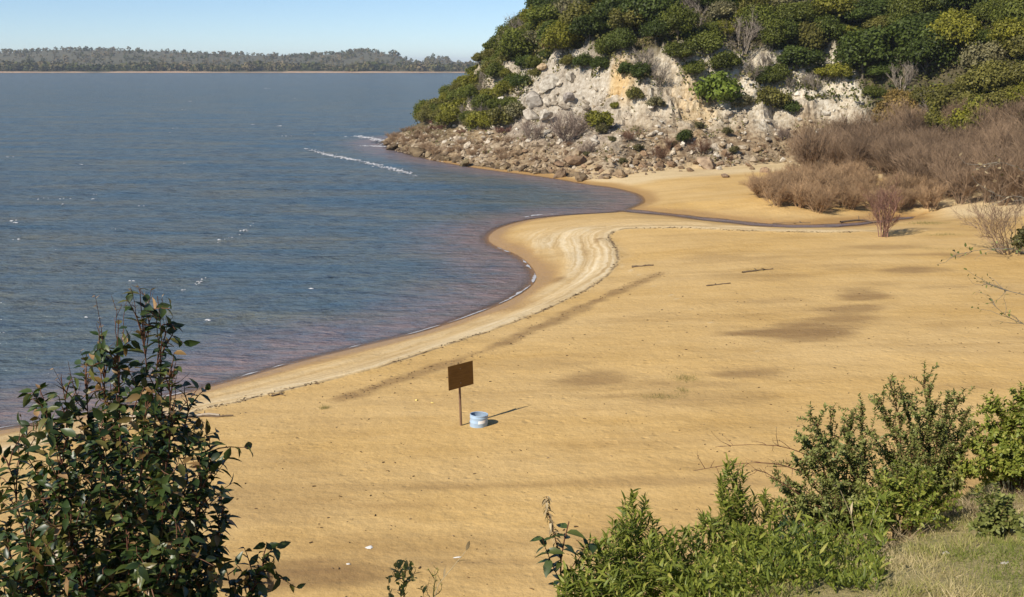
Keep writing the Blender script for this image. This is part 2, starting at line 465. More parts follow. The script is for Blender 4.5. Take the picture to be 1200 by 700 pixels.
def hill_material():
    m, nt, out = new_mat('rocky_hillside')
    n1 = noise(nt, 0.28, 6, 0.65); n2 = noise(nt, 1.6, 6, 0.7)
    rubble = ramp(nt, n2, [(0.3, (0.085, 0.052, 0.028)), (0.46, (0.22, 0.15, 0.085)), (0.6, (0.37, 0.28, 0.17)), (0.8, (0.50, 0.41, 0.28))])
    white = ramp(nt, n2, [(0.28, (0.24, 0.18, 0.11)), (0.46, (0.55, 0.475, 0.35)), (0.72, (0.76, 0.71, 0.60))])
    ochre = ramp(nt, n2, [(0.25, (0.40, 0.235, 0.085)), (0.6, (0.66, 0.46, 0.20)), (0.85, (0.75, 0.60, 0.36))])
    grey = ramp(nt, n2, [(0.25, (0.17, 0.145, 0.12)), (0.6, (0.42, 0.385, 0.335)), (0.85, (0.62, 0.575, 0.50))])
    soil = ramp(nt, n1, [(0.3, (0.055, 0.048, 0.02)), (0.7, (0.12, 0.095, 0.045))])
    c = mixc(nt, attr(nt, 'white'), rubble, white)
    c = mixc(nt, attr(nt, 'grey'), c, grey)
    c = mixc(nt, attr(nt, 'ochre'), c, ochre)
    c = mixc(nt, attr(nt, 'soil'), c, soil)
    c = mixc(nt, attr(nt, 'wet'), c, (0.085, 0.058, 0.032))
    c = mixc(nt, math_(nt, 'MULTIPLY', attr(nt, 'sand'), 0.9), c, (0.58, 0.44, 0.25))
    p = nd(nt, 'BsdfPrincipled'); lk(nt, c, p.inputs['Base Color']); p.inputs['Roughness'].default_value = 0.95; p.inputs['Specular IOR Level'].default_value = 0.15
    lk(nt, bump(nt, math_(nt, 'ADD', n2, math_(nt, 'MULTIPLY', noise(nt, 6.0, 4, 0.6), 0.4)), 0.7, 0.45), p.inputs['Normal'])
    lk(nt, p.outputs[0], out.inputs[0])
    return m
M_hill = hill_material()

def water_material():
    m, nt, out = new_mat('lake_water')
    pos = nd(nt, 'NewGeometry').outputs['Position']
    big = noise(nt, 0.16, 5, 0.7, pos, (0.28, 1.0, 1))
    h1 = noise(nt, 1.1, 5, 0.62, pos, (0.42, 1.0, 1))
    h2 = noise(nt, 4.2, 4, 0.6, pos, (0.5, 1.0, 1))
    h3 = noise(nt, 0.32, 4, 0.6, pos, (0.4, 1.0, 1))
    hh = math_(nt, 'ADD', math_(nt, 'ADD', math_(nt, 'MULTIPLY', h1, 0.55), math_(nt, 'MULTIPLY', h2, 0.16)), math_(nt, 'MULTIPLY', h3, 1.0))
    nrm = bump(nt, hh, 1.0, 0.74)
    deep = ramp(nt, big, [(0.36, (0.070, 0.118, 0.158)), (0.64, (0.130, 0.142, 0.128))])
    murk = mixc(nt, math_(nt, 'MULTIPLY', attr(nt, 'murk'), math_(nt, 'ADD', math_(nt, 'MULTIPLY', h1, 2.2), -0.35), True), deep, (0.235, 0.170, 0.160))
    dif = nd(nt, 'BsdfDiffuse'); lk(nt, murk, dif.inputs[0]); lk(nt, nrm, dif.inputs['Normal'])
    tr = nd(nt, 'BsdfTransparent'); tr.inputs[0].default_value = (0.92, 0.86, 0.80, 1)
    mx = nd(nt, 'MixShader'); lk(nt, attr(nt, 'shallow'), mx.inputs[0]); lk(nt, dif.outputs[0], mx.inputs[1]); lk(nt, tr.outputs[0], mx.inputs[2])
    gl = nd(nt, 'BsdfGlossy'); gl.inputs['Roughness'].default_value = 0.12; lk(nt, nrm, gl.inputs['Normal'])
    fr = nd(nt, 'Fresnel'); fr.inputs[0].default_value = 1.33; lk(nt, nrm, fr.inputs['Normal'])
    mg = nd(nt, 'MixShader'); lk(nt, math_(nt, 'MINIMUM', fr.outputs[0], 0.36), mg.inputs[0]); lk(nt, mx.outputs[0], mg.inputs[1]); lk(nt, gl.outputs[0], mg.inputs[2])
    lk(nt, mg.outputs[0], out.inputs[0])
    return m
M_water = water_material()
M_foam = plain_mat('foam', (0.36, 0.36, 0.37), (0.52, 0.52, 0.54), 3.0, 0.9, 0.2, 0.02, use_obj=False)

# ================================================================== the beach
dark_sand_px = [  # darker brown sand patches: centre u, v, half width, half height, strength
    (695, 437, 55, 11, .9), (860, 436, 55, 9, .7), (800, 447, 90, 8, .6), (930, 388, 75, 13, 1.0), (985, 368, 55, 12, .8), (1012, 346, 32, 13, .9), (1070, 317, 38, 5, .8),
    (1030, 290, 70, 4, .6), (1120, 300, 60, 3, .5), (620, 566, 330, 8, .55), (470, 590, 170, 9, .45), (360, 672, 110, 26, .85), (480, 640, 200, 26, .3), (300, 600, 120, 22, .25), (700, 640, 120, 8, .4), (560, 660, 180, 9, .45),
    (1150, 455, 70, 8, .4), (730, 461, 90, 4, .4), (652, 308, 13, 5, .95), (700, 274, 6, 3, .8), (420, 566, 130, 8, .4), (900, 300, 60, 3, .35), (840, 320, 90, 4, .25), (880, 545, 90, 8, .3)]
def make_beach():
    nr, nc = 640, 470
    ys = np.geomspace(9.0, 160.0, nr)
    s = np.linspace(-1, 1, nc)
    Y = np.repeat(ys[:, None], nc, 1); X = s[None, :] * (Y * 0.60 + 16.0)
    Z, sd, dc, sea, di = beach_h(X, Y, True)
    u, v = None, None
    wet = np.clip(1 - sstep(0.08, 0.30, Z + 0.07 * fbm(X / 4, Y / 4, 3, 71)), 0, 1)
    wet = np.maximum(wet, 0.55 * np.exp(-((dc - 1.6) / 1.3) ** 2))
    wob = 0.6 * fbm(X / 3.0, Y / 3.0, 3, 73)
    band = 0.5 + 0.5 * np.sin(sea * 3.1 + wob * 1.6)
    pale = sstep(-0.15, 0.25, sea + wob * 0.2) * np.exp(-np.maximum(sea, 0) / 2.4) * (0.45 + 0.55 * band)
    pale = np.maximum(pale, np.exp(-(di / 1.0) ** 2) * (0.55 + 0.45 * np.sin(di * 6 + wob * 5)))
    C = march(_f0, 672, 305, 15, 130, 0.1)
    wsp = np.exp(-(np.hypot((X - C[0]) / 7.5, (Y - C[1]) / 13.0)) ** 4) * (sea > 0.2) * sstep(0.2, 0.45, Z)
    pale = np.clip(pale * (1 - wet), 0, 1)
    bands = np.clip(np.maximum(wsp, 0.8 * sstep(-0.1, 0.2, sea) * np.exp(-np.maximum(sea, 0) / 2.6)), 0, 1) * (1 - wet) * sstep(-1.5, 0.5, sd)
    dark_sand = np.zeros_like(Z)
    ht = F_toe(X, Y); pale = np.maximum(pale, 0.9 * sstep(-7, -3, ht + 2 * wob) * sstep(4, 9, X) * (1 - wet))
    for (cu, cv, hw, hh, k) in dark_sand_px:
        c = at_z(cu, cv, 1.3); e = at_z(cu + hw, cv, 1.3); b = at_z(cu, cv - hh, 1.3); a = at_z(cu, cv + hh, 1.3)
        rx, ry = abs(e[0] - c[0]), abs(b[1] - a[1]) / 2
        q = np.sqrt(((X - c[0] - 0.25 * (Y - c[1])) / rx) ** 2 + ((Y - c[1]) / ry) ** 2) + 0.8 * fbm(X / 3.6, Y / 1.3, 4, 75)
        dark_sand = np.maximum(dark_sand, k * (1 - sstep(0.3, 1.2, q)))
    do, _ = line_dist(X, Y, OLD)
    dark_sand = np.maximum(dark_sand, 0.85 * (1 - sstep(0.1, 0.75, do + 0.5 * fbm(X / 1.2, Y / 1.2, 3, 77))))
    dark_sand = np.maximum(dark_sand, 0.35 * sstep(0.15, 0.5, fbm(X / 7, Y / 3.0, 4, 81)) * sstep(6, 12, sd))
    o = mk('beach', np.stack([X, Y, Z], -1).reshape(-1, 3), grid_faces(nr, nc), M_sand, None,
           {'wet': wet, 'pale': pale, 'dark_sand': np.clip(dark_sand, 0, 1), 'sea': sea, 'bands': bands}, True)
    tag(o, kind='structure')
    return o
beach = make_beach()

# ================================================================== the bank the camera stands on
def bank_h(x, y):
    x = np.asarray(x, float); y = np.asarray(y, float)
    yb = np.interp(x, [-20, -3, 0, 1, 2, 3, 4.5, 7, 12, 25], [6.2, 5.5, 5.3, 5.6, 6.4, 7.6, 9.6, 13, 17, 22]) + 0.35 * fbm(x / 1.6, x * 0 + 7.7, 3, 181)
    tilt = np.where(x > 0, 0.10, 0.04) * x
    t = np.maximum(y - yb, 0)
    z = 11.65 - 0.27 * np.clip(np.minimum(y, yb), -3, 99) + tilt - (0.27 * t + 0.78 * (t - 0.8 * (1 - np.exp(-t / 0.8))))
    return z + 0.10 * fbm(x / 1.4, y / 1.4, 4, 183) + 0.02 * fbm(x / .25, y / .25, 2, 185)
def bank_material():
    m, nt, out = new_mat('bank_turf')
    n1 = noise(nt, 1.3, 5, 0.6); n2 = noise(nt, 9.0, 5, 0.7)
    c = mixc(nt, n2, ramp(nt, n1, [(0.35, (0.33, 0.26, 0.12)), (0.65, (0.24, 0.23, 0.075))]), (0.40, 0.32, 0.17))
    p = nd(nt, 'BsdfPrincipled'); lk(nt, c, p.inputs['Base Color']); p.inputs['Roughness'].default_value = 0.95; p.inputs['Specular IOR Level'].default_value = 0.1
    lk(nt, bump(nt, n2, 0.8, 0.05), p.inputs['Normal']); lk(nt, p.outputs[0], out.inputs[0]); return m
xs = np.arange(-22, 26, 0.14); ys = np.concatenate([np.arange(-14, 0, 0.5), np.arange(0, 24, 0.14)])
Xb, Yb = np.meshgrid(xs, ys)
tag(mk('bank', np.stack([Xb, Yb, bank_h(Xb, Yb)], -1).reshape(-1, 3), grid_faces(len(ys), len(xs)), bank_material(), None, None, True), kind='structure')

# ================================================================== the lake
def wave_h(x, y):
    x = np.asarray(x, float); y = np.asarray(y, float)
    h = 0.0
    for (lam, ang, a, k) in ((3.6, 0.10, .055, 1), (2.3, -0.22, .042, 2), (1.5, 0.32, .03, 3), (1.0, -0.05, .02, 4)):
        ph = 5.0 * fbm(x / (lam * 4), y / (lam * 4), 2, 100 + k)
        s = np.sin((x * math.sin(ang) + y * math.cos(ang)) * 2 * PI / lam + ph)
        h = h + a * (1 - np.abs(s)) * 2.2 * (0.3 + 0.9 * vnoise(x / (lam * 2.4), y / (lam * 1.6), 120 + k))
    return h - 0.08
def water_z(x, y, depth):
    return (wave_h(x, y) + 0.03) * sstep(0.0, 0.3, depth) * (0.5 + 0.5 * sstep(0.3, 1.2, depth))
def make_lake():
    nr, nc = 860, 400
    ys = np.geomspace(18.0, 1900.0, nr)
    s = np.linspace(-1, 1, nc)
    Y = np.repeat(ys[:, None], nc, 1); X = s[None, :] * (Y * 0.60 + 30.0)
    depth = -_f0(X, Y)
    depth = np.where(Y > 260, 2.5, depth)
    fade = 1 - sstep(200, 500, Y)
    Z = water_z(X, Y, depth) * fade
    shallow = 1 - sstep(0.0, 0.10, depth)
    murk = 1 - sstep(0.02, 0.95, depth + 0.2 * fbm(X / 6, Y / 6, 3, 131))
    o = mk('lake', np.stack([X, Y, Z], -1).reshape(-1, 3), grid_faces(nr, nc), M_water, None, {'shallow': shallow, 'murk': murk}, True)
    tag(o, kind='structure')
    return o
lake = make_lake()

def foam_patch(g, u, v, w, d, n, jit=1.0, ang=0.0):
    """n small flecks of froth round a point of the lake, w by d metres."""
    c = at_z(u, v)
    for _ in range(n):
        a, b = rng.normal(0, 0.5, 2)
        x = c[0] + a * w * math.cos(ang) - b * d * math.sin(ang); y = c[1] + a * w * math.sin(ang) + b * d * math.cos(ang)
        k = rng.integers(5, 9); r = rng.uniform(0.06, 0.3) * jit
        t = np.sort(rng.uniform(0, 2 * PI, k)); rr = r * rng.uniform(0.6, 1.2, k)
        px, py = x + rr * np.cos(t) * 1.8, y + rr * np.sin(t)
        dep = max(float(-_f0(np.array([x]), np.array([y]))[0]), 0.03)
        pz = water_z(px, py, dep) + 0.02
        vv = np.column_stack([np.append(px, x), np.append(py, y), np.append(pz, pz.mean() + 0.05)])
        g.add(vv, np.array([[i, (i + 1) % k, k] for i in range(k)]))
def foam_line(g, px, w, n, jit):
    L = smooth_line(px, 8)
    for q in range(n):
        k = rng.uniform(0, len(L) - 1.01); i = int(k)
        if vnoise(np.array([k * 1.1]), np.array([3.0]), 55)[0] < 0.33: continue
        p = L[i] * (1 - k + i) + L[i + 1] * (k - i)
        foam_patch(g, p[0], p[1], w, w, 2, jit)
g = Geo(); foam_line(g, [(360, 175), (385, 182), (415, 188), (445, 195), (470, 201), (491, 209)], 0.7, 520, 0.45)
tag(g.build('foam', M_foam), 'long diagonal streak of white foam drifting off the rocky point', 'foam', 'foam on the lake', 'stuff')
g = Geo(); foam_line(g, [(418, 160), (432, 162), (448, 165), (458, 170)], 1.3, 200, 0.8); foam_line(g, [(425, 171), (450, 172)], 0.8, 60, 0.6)
tag(g.build('foam', M_foam), 'white surf breaking on the tip of the rocky point', 'foam', 'foam on the lake', 'stuff')
g = Geo()
for (u, v, w, n) in ((311, 104, 4, 26), (338, 160, 2.5, 12), (362, 158, 2.5, 14), (112, 229, 1.0, 14), (110, 234, .7, 10), (60, 234, 2.0, 18), (85, 234, 1.5, 12), (24, 185, 1.6, 10), (10, 184, 1.2, 6),
                     (150, 169, 1.5, 7), (210, 151, 2, 7), (217, 129, 2, 6), (222, 119, 2.5, 6), (134, 97, 4, 8), (265, 96, 5, 8), (245, 156, 1.5, 6), (330, 148, 2, 8), (218, 192, 1, 6), (365, 200, 1, 6)):
    foam_patch(g, u, v, w * 0.8, w * 0.25, max(n // 4, 2), 0.42 if v > 150 else 1.4)
for _ in range(26):
    v = 92 + 380 * rng.random() ** 1.8; u = rng.uniform(0, 560 - (max(v - 300, 0)) * 2.2)
    if v > 250 and u > 420: continue
    foam_patch(g, u, v, 0.4, 0.12, 2, 0.4 if v > 150 else 1.1)
foam_line(g, [(255, 285), (275, 278), (300, 262)], 0.3, 12, .3)
foam_line(g, [(215, 341), (240, 328)], 0.25, 8, .28)
tag(g.build('foam', M_foam), 'scattered white wind-blown flecks across the open lake', 'foam', 'foam on the lake', 'stuff')
g = Geo()
def froth_ribbon(g, px, wmax, gap):
    """A thin broken film of froth that follows the edge of the water."""
    L = np.array([at_z(u, v)[:2] for u, v in smooth_line(px, 40)])
    T = np.gradient(L, axis=0); T /= np.linalg.norm(T, axis=1)[:, None] + 1e-9
    N = np.column_stack([-T[:, 1], T[:, 0]])
    q = np.concatenate([[0], np.cumsum(np.linalg.norm(np.diff(L, axis=0), axis=1))])
    w = wmax * np.clip(vnoise(q * 1.3, q * 0 + 4, 65) * 1.7 - gap, 0, 1) * (0.6 + 0.8 * vnoise(q * 6, q * 0, 66))
    off = 0.10 * fbm(q / 2.5, q * 0 + 1, 3, 67) + 0.06
    A = L + N * (off + w)[:, None]; B = L + N * (off - w * 0.4)[:, None]
    za = water_z(A[:, 0], A[:, 1], np.maximum(-_f0(A[:, 0], A[:, 1]), .02)) + .02
    zb = water_z(B[:, 0], B[:, 1], np.maximum(-_f0(B[:, 0], B[:, 1]), .02)) + .02
    gb = np.maximum(_f0(B[:, 0], B[:, 1]) + .012, zb); ga = np.maximum(_f0(A[:, 0], A[:, 1]) + .012, za)
    v = np.vstack([np.column_stack([A, ga]), np.column_stack([B, gb])]); n = len(L)
    f = np.array([[i, i + 1, n + i + 1, n + i] for i in range(n - 1) if w[i] > .004 or w[i + 1] > .004])
    g.add(v, f)
froth_ribbon(g, [(0, 503), (100, 484), (215, 460.5), (290, 440.5), (350, 423.5), (430, 403.5), (500, 386.5), (560, 367), (600, 350)], .10, .75)
froth_ribbon(g, [(600, 350), (621, 336.5), (628, 325), (620.5, 311), (604, 298.5), (584, 290.5)], .15, .5)
froth_ribbon(g, [(616, 255), (632, 252.5), (655, 251.5)], .3, .5)
tag(g.build('foam', M_foam), 'thin white froth edging the sandy waterline', 'foam', 'foam on the lake', 'stuff')

# ================================================================== far shore
far_edge = 1730.0
RID_U = np.array([-900, -400, -100, 0, 80, 150, 250, 330, 380, 440, 465, 485, 497, 510, 530, 545, 700, 1200])
RID_V = np.array([62, 58, 58, 57, 52, 52.5, 56, 59, 58, 54, 58, 65.5, 67.5, 61, 64, 69, 66, 64])
def far_h(x, y):
    u = 600 + FPX * x / np.maximum(y, 1)
    top = CZ + (75 - np.interp(u, RID_U, RID_V) - 3.0) / FPX * 2650 - 9.0
    e = far_edge + 30 * fbm(x / 260, x * 0 + 2.2, 3, 141)
    t = y - e
    low = np.interp(t, [-60, 0, 12, 40, 300, 600], [-3, -0.3, 1.7, 3.0, 5, 9])
    return low + np.maximum(top - 9, 3) * sstep(350, 900, t) + 1.5 * fbm(x / 60, y / 60, 3, 143) * sstep(30, 80, t)
def far_material():
    m, nt, out = new_mat('far_shore_ground')
    y = attr(nt, 'inland')
    c = mixc(nt, y, ramp(nt, noise(nt, 0.05, 4), [(0.3, (0.34, 0.205, 0.12)), (0.7, (0.48, 0.33, 0.205))]), ramp(nt, noise(nt, 0.03, 5), [(0.3, (0.06, 0.06, 0.028)), (0.7, (0.11, 0.095, 0.048))]))
    p = nd(nt, 'BsdfPrincipled'); lk(nt, c, p.inputs['Base Color']); p.inputs['Roughness'].default_value = 0.95
    lk(nt, p.outputs[0], out.inputs[0]); return m
ys = np.concatenate([np.linspace(1640, 1860, 45), np.linspace(1880, 2900, 60), np.geomspace(3000, 14000, 14)])
xs = np.concatenate([np.linspace(-9000, -2100, 12), np.linspace(-2000, 1200, 240), np.linspace(1300, 9000, 12)])
Xf, Yf = np.meshgrid(xs, ys)
Zf = far_h(Xf, Yf)
inl = sstep(7, 18, Yf - far_edge - 30 * fbm(Xf / 260, Xf * 0 + 2.2, 3, 141) + 14 * fbm(Xf / 40, Yf / 40, 3, 145))
o = mk('far_terrain', np.stack([Xf, Yf, Zf], -1).reshape(-1, 3), grid_faces(len(ys), len(xs)), far_material(), None, {'inland': inl}, True)
tag(o, kind='structure')
# a lake bed under everything, out to the horizon
bed = mk('lake_bed', [(-14000, -9000, -3.2), (14000, -9000, -3.2), (14000, 14000, -3.2), (-14000, 14000, -3.2)], np.array([[0, 1, 2, 3]]),
         plain_mat('lake_bed_mud', (0.10, 0.075, 0.045), (0.14, 0.10, 0.06), 0.05, use_obj=False))
tag(bed, kind='structure')

# ================================================================== foliage stock
def crown_geo(seed, n, rx, ry, rz, lobes, leaf, low=0.25, ragged=False):
    """Leaf cards over several lobes; origin at the crown's foot."""
    r = np.random.default_rng(seed)
    g = Geo()
    cs = []
    for k in range(lobes):
        d = unit(r.normal(size=3)); d[2] = abs(d[2]) * 1.1 - 0.35
        q = r.uniform(0.35, 0.75) if not ragged else r.uniform(0.3, 0.95)
        cs.append((np.array([d[0] * rx * q, d[1] * ry * q, rz * (0.95 + d[2] * q * 0.9)]), r.uniform(0.32, 0.55) * (0.72 if ragged else 1), r.uniform(-0.26, 0.26)))
    cs.append((np.array([0, 0, rz * 0.95]), 0.62, 0.0))
    per = n // len(cs)
    for c, s, tn in cs:
        d = r.normal(size=(per, 3)); d /= np.linalg.norm(d, axis=1)[:, None]
        bumpy = (0.72 + 0.42 * r.random((per, 1)) ** 0.6) if not ragged else (0.45 + 0.95 * r.random((per, 1)))
        p = c + d * np.array([rx * s, ry * s, rz * s]) * bumpy
        p[:, 2] = np.maximum(p[:, 2], low * r.random(per))
        nn = d + r.normal(0, 0.55, (per, 3)); nn[:, 2] += 0.25
        dd = np.cross(nn, r.normal(size=(per, 3)))
        tint = np.clip(0.5 + tn + r.normal(0, 0.17, per), 0, 1)
        place_leaves(g, CARD, p, dd, nn, leaf * r.uniform(0.6, 1.4, per), tint)
    return g
def trunk_geo(seed, h, r0, spread, n=5, tint=.5):
    r = np.random.default_rng(seed)
    g = Geo()
    g.tube([(0, 0, -0.4), (0.04, 0.02, h * 0.3), (0.08 * r.normal(), 0.08 * r.normal(), h * 0.6), (0.15 * r.normal(), 0.15 * r.normal(), h)], r0, r0 * 0.45, 6, tint)
    for k in range(n):
        a = k * 2 * PI / n + r.uniform(-.4, .4); z0 = h * r.uniform(0.35, 0.8)
        e = np.array([math.cos(a) * spread * r.uniform(.6, 1), math.sin(a) * spread * r.uniform(.6, 1), z0 + h * r.uniform(0.3, 0.8)])
        mid = np.array([e[0] * 0.45, e[1] * 0.45, z0 + (e[2] - z0) * 0.6])
        g.tube([(0, 0, z0), mid, e], r0 * 0.5, r0 * 0.15, 4, tint)
    return g
def twig_geo(seed, h, width, stems, levels=2, r0=0.02, kids=6, flare=1.0, lean=0.0):
    """Leafless many-stemmed shrub: each stem forks into twigs."""
    r = np.random.default_rng(seed)
    g = Geo()
    def grow(p, d, L, rad, lev):
        n = 4 if lev < levels else 3
        pts = [p]; q = np.array(p, float); dd = unit(d)
        for k in range(n - 1):
            dd = unit(dd + r.normal(0, 0.16, 3) + np.array([lean * 0.05, 0, 0.07]))
            q = q + dd * L / (n - 1); pts.append(q)
        g.tube(pts, rad, rad * 0.45, 3, float(np.clip(r.normal(0.5, 0.22), 0, 1)))
        if lev < levels:
            for k in range(kids):
                t = r.uniform(0.25, 1.0); i = min(int(t * (n - 1)), n - 2); f = t * (n - 1) - i
                b = pts[i] * (1 - f) + pts[i + 1] * f
                ax = unit(r.normal(size=3)); nd_ = unit(dd + ax * 0.75 + np.array([0, 0, 0.15]))
                grow(b, nd_, L * r.uniform(0.35, 0.62), rad * 0.55, lev + 1)
    for k in range(stems):
        a = r.uniform(0, 2 * PI); sp_ = flare * r.random() ** 0.6
        d = np.array([math.cos(a) * width * 0.5 * sp_ + lean * h, math.sin(a) * width * 0.5 * sp_, h * r.uniform(0.7, 1.0)])
        b = np.array([math.cos(a), math.sin(a), 0]) * 0.12 * width * r.random() + np.array([0, 0, -0.15])
        grow(b, d, np.linalg.norm(d) * 0.72, r0 * r.uniform(.7, 1.2), 0)
    return g

M_green = leaf_mat('tree_leaves', [(0.0, (0.55, 0.55, 0.5)), (0.5, (1, 1, 1)), (1.0, (1.5, 1.45, 1.25))], 0.55, 0.25, 0.30)
M_bark = plain_mat('bark', (0.10, 0.08, 0.06), (0.20, 0.17, 0.13), 6.0, 0.9, 0.4, 0.02)
M_greybark = plain_mat('pale_bark', (0.24, 0.21, 0.17), (0.38, 0.34, 0.29), 6.0, 0.9, 0.4, 0.02)
def twig_material():
    m, nt, out = new_mat('bare_twigs')
    c = ramp(nt, attr(nt, 'tint'), [(0, (0.55, 0.5, 0.5)), (0.5, (1, 1, 1)), (1, (1.6, 1.6, 1.6))])
    c = mixc(nt, 1.0, c, nd(nt, 'ObjectInfo').outputs['Color'], 'MULTIPLY')
    p = nd(nt, 'BsdfPrincipled'); lk(nt, c, p.inputs['Base Color']); p.inputs['Roughness'].default_value = 0.85; p.inputs['Specular IOR Level'].default_value = 0.2
    lk(nt, p.outputs[0], out.inputs[0]); return m
M_twig = twig_material()

# far shore: one wood that reads as a mass, and the dark trees that stand out along its front
M_farwood = leaf_mat('far_wood', [(0.0, (0.045, 0.06, 0.016)), (0.35, (0.085, 0.09, 0.028)), (0.6, (0.14, 0.115, 0.05)), (0.85, (0.19, 0.145, 0.08)), (1.0, (0.25, 0.195, 0.12))], 0.8, 0.1, 0.1, False)
def far_wood():
    g = Geo(); r = np.random.default_rng(5)
    N = 5200
    x = r.uniform(-1250, 420, N); t = np.where(r.random(N) < 0.5, r.uniform(16, 130, N), r.uniform(100, 950, N))
    y = far_edge + 30 * fbm(x / 260, x * 0 + 2.2, 3, 141) + t
    z = far_h(x, y)
    h = np.where(t < 130, r.uniform(4, 10, N), r.uniform(3.5, 8, N)) * (0.45 + 1.1 * vnoise(x / 45, y / 60, 151))
    green = vnoise(x / 35, y / 60, 152) * 0.6 + r.random(N) * 0.4
    k = 26
    for i in range(N):
        d = r.normal(size=(k, 3)); d /= np.linalg.norm(d, axis=1)[:, None]
        p = np.array([x[i], y[i], z[i] + h[i] * 0.52]) + d * np.array([h[i] * 0.5, h[i] * 0.5, h[i] * 0.5]) * r.uniform(0.6, 1.05, (k, 1))
        nn = d + r.normal(0, 0.4, (k, 3)) + np.array([0, 0, .3])
        tt = np.clip((1 - green[i]) * 1.05 + r.normal(0, 0.1, k), 0, 1)
        place_leaves(g, CARD, p, np.cross(nn, r.normal(size=(k, 3))), nn, h[i] * r.uniform(0.2, 0.42, k), tt)
    return g
tag(far_wood().build('treeline', M_farwood), 'hazy brown and green wood covering the low hills across the lake', 'woodland', None, 'stuff')
ORD = ['first', 'second', 'third', 'fourth', 'fifth', 'sixth', 'seventh', 'eighth', 'ninth', 'tenth', 'eleventh', 'twelfth', 'thirteenth', 'fourteenth', 'fifteenth', 'sixteenth',
       'seventeenth', 'eighteenth', 'nineteenth']
TENS = ['', '', 'twenty', 'thirty', 'forty', 'fifty', 'sixty', 'seventy', 'eighty', 'ninety']
def ordinal(i):                       # 0 -> first
    n = i + 1
    if n < 20: return ORD[i]
    if n % 10 == 0: return (TENS[n // 10][:-1] + 'ieth')
    return TENS[n // 10] + '-' + ORD[n % 10 - 1]
far_c = [mesh_data('crown', *((lambda q: (np.concatenate(q.v), np.concatenate(q.f4)))(crown_geo(300 + k, 420, 5.2, 5.2, 4.6, 7, 1.5, 0.5))), M_green, None) for k in range(3)]
for me in far_c:
    a = me.attributes.new('tint', 'FLOAT', 'POINT'); a.data.foreach_set('value', rng.uniform(0.2, 0.8, len(me.vertices)).astype(np.float32))
far_t = trunk_geo(310, 4, 0.3, 2.0).build('trunk', M_bark, link=False)
far_us = sorted([118, 126, 142, 152, 160, 183, 189, 212, 222, 231, 238, 246, 266, 284, 12, 30, 52, 90, 104, 300, 330, 352, 376, 408, 432, 452, 478, 500])
for i, u in enumerate(far_us):
    y = far_edge + 30 * float(fbm(np.array([(u - 600) / FPX * far_edge / 260]), np.array([2.2]), 3, 141)[0]) + 20 + rng.uniform(0, 30)
    x = (u - 600) / FPX * y
    dark = 100 < u < 300
    t = thing('far_tree', f'{"dark green" if dark else "dull olive"} tree on the far shore, {ordinal(i)} from the left of those standing out', 'tree', (x, y, float(far_h(np.array([x]), np.array([y]))[0])),
              rng.uniform(0, 6), 'trees standing out along the far shore', rng.uniform(0.7, 1.15))
    c = (0.035, 0.052, 0.016) if dark else (0.085, 0.08, 0.036)
    ob('crown', far_c[i % 3], t, (0, 0, 1.2), c); ob('trunk', far_t, t)

# ================================================================== the wooded hill
def tree_bound(u):
    return np.interp(u, [440, 500, 530, 560, 590, 612, 640, 690, 760, 800, 850, 900, 1000, 1040, 1080, 1120, 1200, 1400],
                     [132, 146, 151, 154, 148, 116, 84, 92, 102, 100, 94, 110, 118, 138, 160, 168, 164, 164])
def make_hill():
    xs = np.concatenate([np.arange(-40, 75, 0.42), np.arange(75.5, 180, 2.0)]); ys = np.concatenate([np.arange(40, 100, 0.8), np.arange(100, 235, 0.42), np.arange(236, 320, 2.0)])
    X, Y = np.meshgrid(xs, ys)
    Z, tw, cliff = hill_h(X, Y, True)
    u, v = project(X, np.maximum(Y, 1), Z)
    n1 = fbm(X / 6, Y / 6, 4, 161); n2 = fbm(X / 2.5, Y / 2.5, 3, 163)
    x0 = X
    white = np.clip(sstep(8, 15, tw + 4 * n1) * (0.62 + 0.36 * sstep(14, 30, x0)) + 0.4 * n2, 0, 1)
    grey = np.clip((1 - sstep(4, 12, np.abs(x0 - 5.5 + 2 * n1))) * sstep(4, 9, tw) * 0.45, 0, 1)
    ochre = np.clip(0.75 * (1 - sstep(0.8, 3.0, np.hypot((x0 - 14.5) / 0.8, (tw - 15.5) / 1.0) + 1.8 * n2)) + 0.4 * (1 - sstep(1.5, 3.5, np.hypot(x0 - 24, (tw - 14) / 1.4) + 1.4 * n2)), 0, 1)
    soil = np.clip(sstep(18, 21, tw + 2.5 * n1), 0, 1)
    soil = np.maximum(soil, 0.8 * (1 - sstep(-14, -4, x0 + 3 * n1)) * sstep(3, 6, tw))
    soil = np.maximum(soil, 0.95 * sstep(44, 48, x0 + 3 * n1))
    wet = (1 - sstep(0.15, 0.55, Z + 0.25 * n2)) * (1 - sstep(8, 16, x0))
    sand = sstep(6, 12, x0) * (1 - sstep(0.9, 2.2, Z + 0.7 * n2))
    o = mk('hillside', np.stack([X, Y, Z], -1).reshape(-1, 3), grid_faces(len(ys), len(xs)), M_hill, None,
           {'white': white, 'grey': grey, 'ochre': ochre, 'soil': soil, 'wet': wet, 'sand': sand}, False)
    return tag(o, kind='structure')
hill = make_hill()

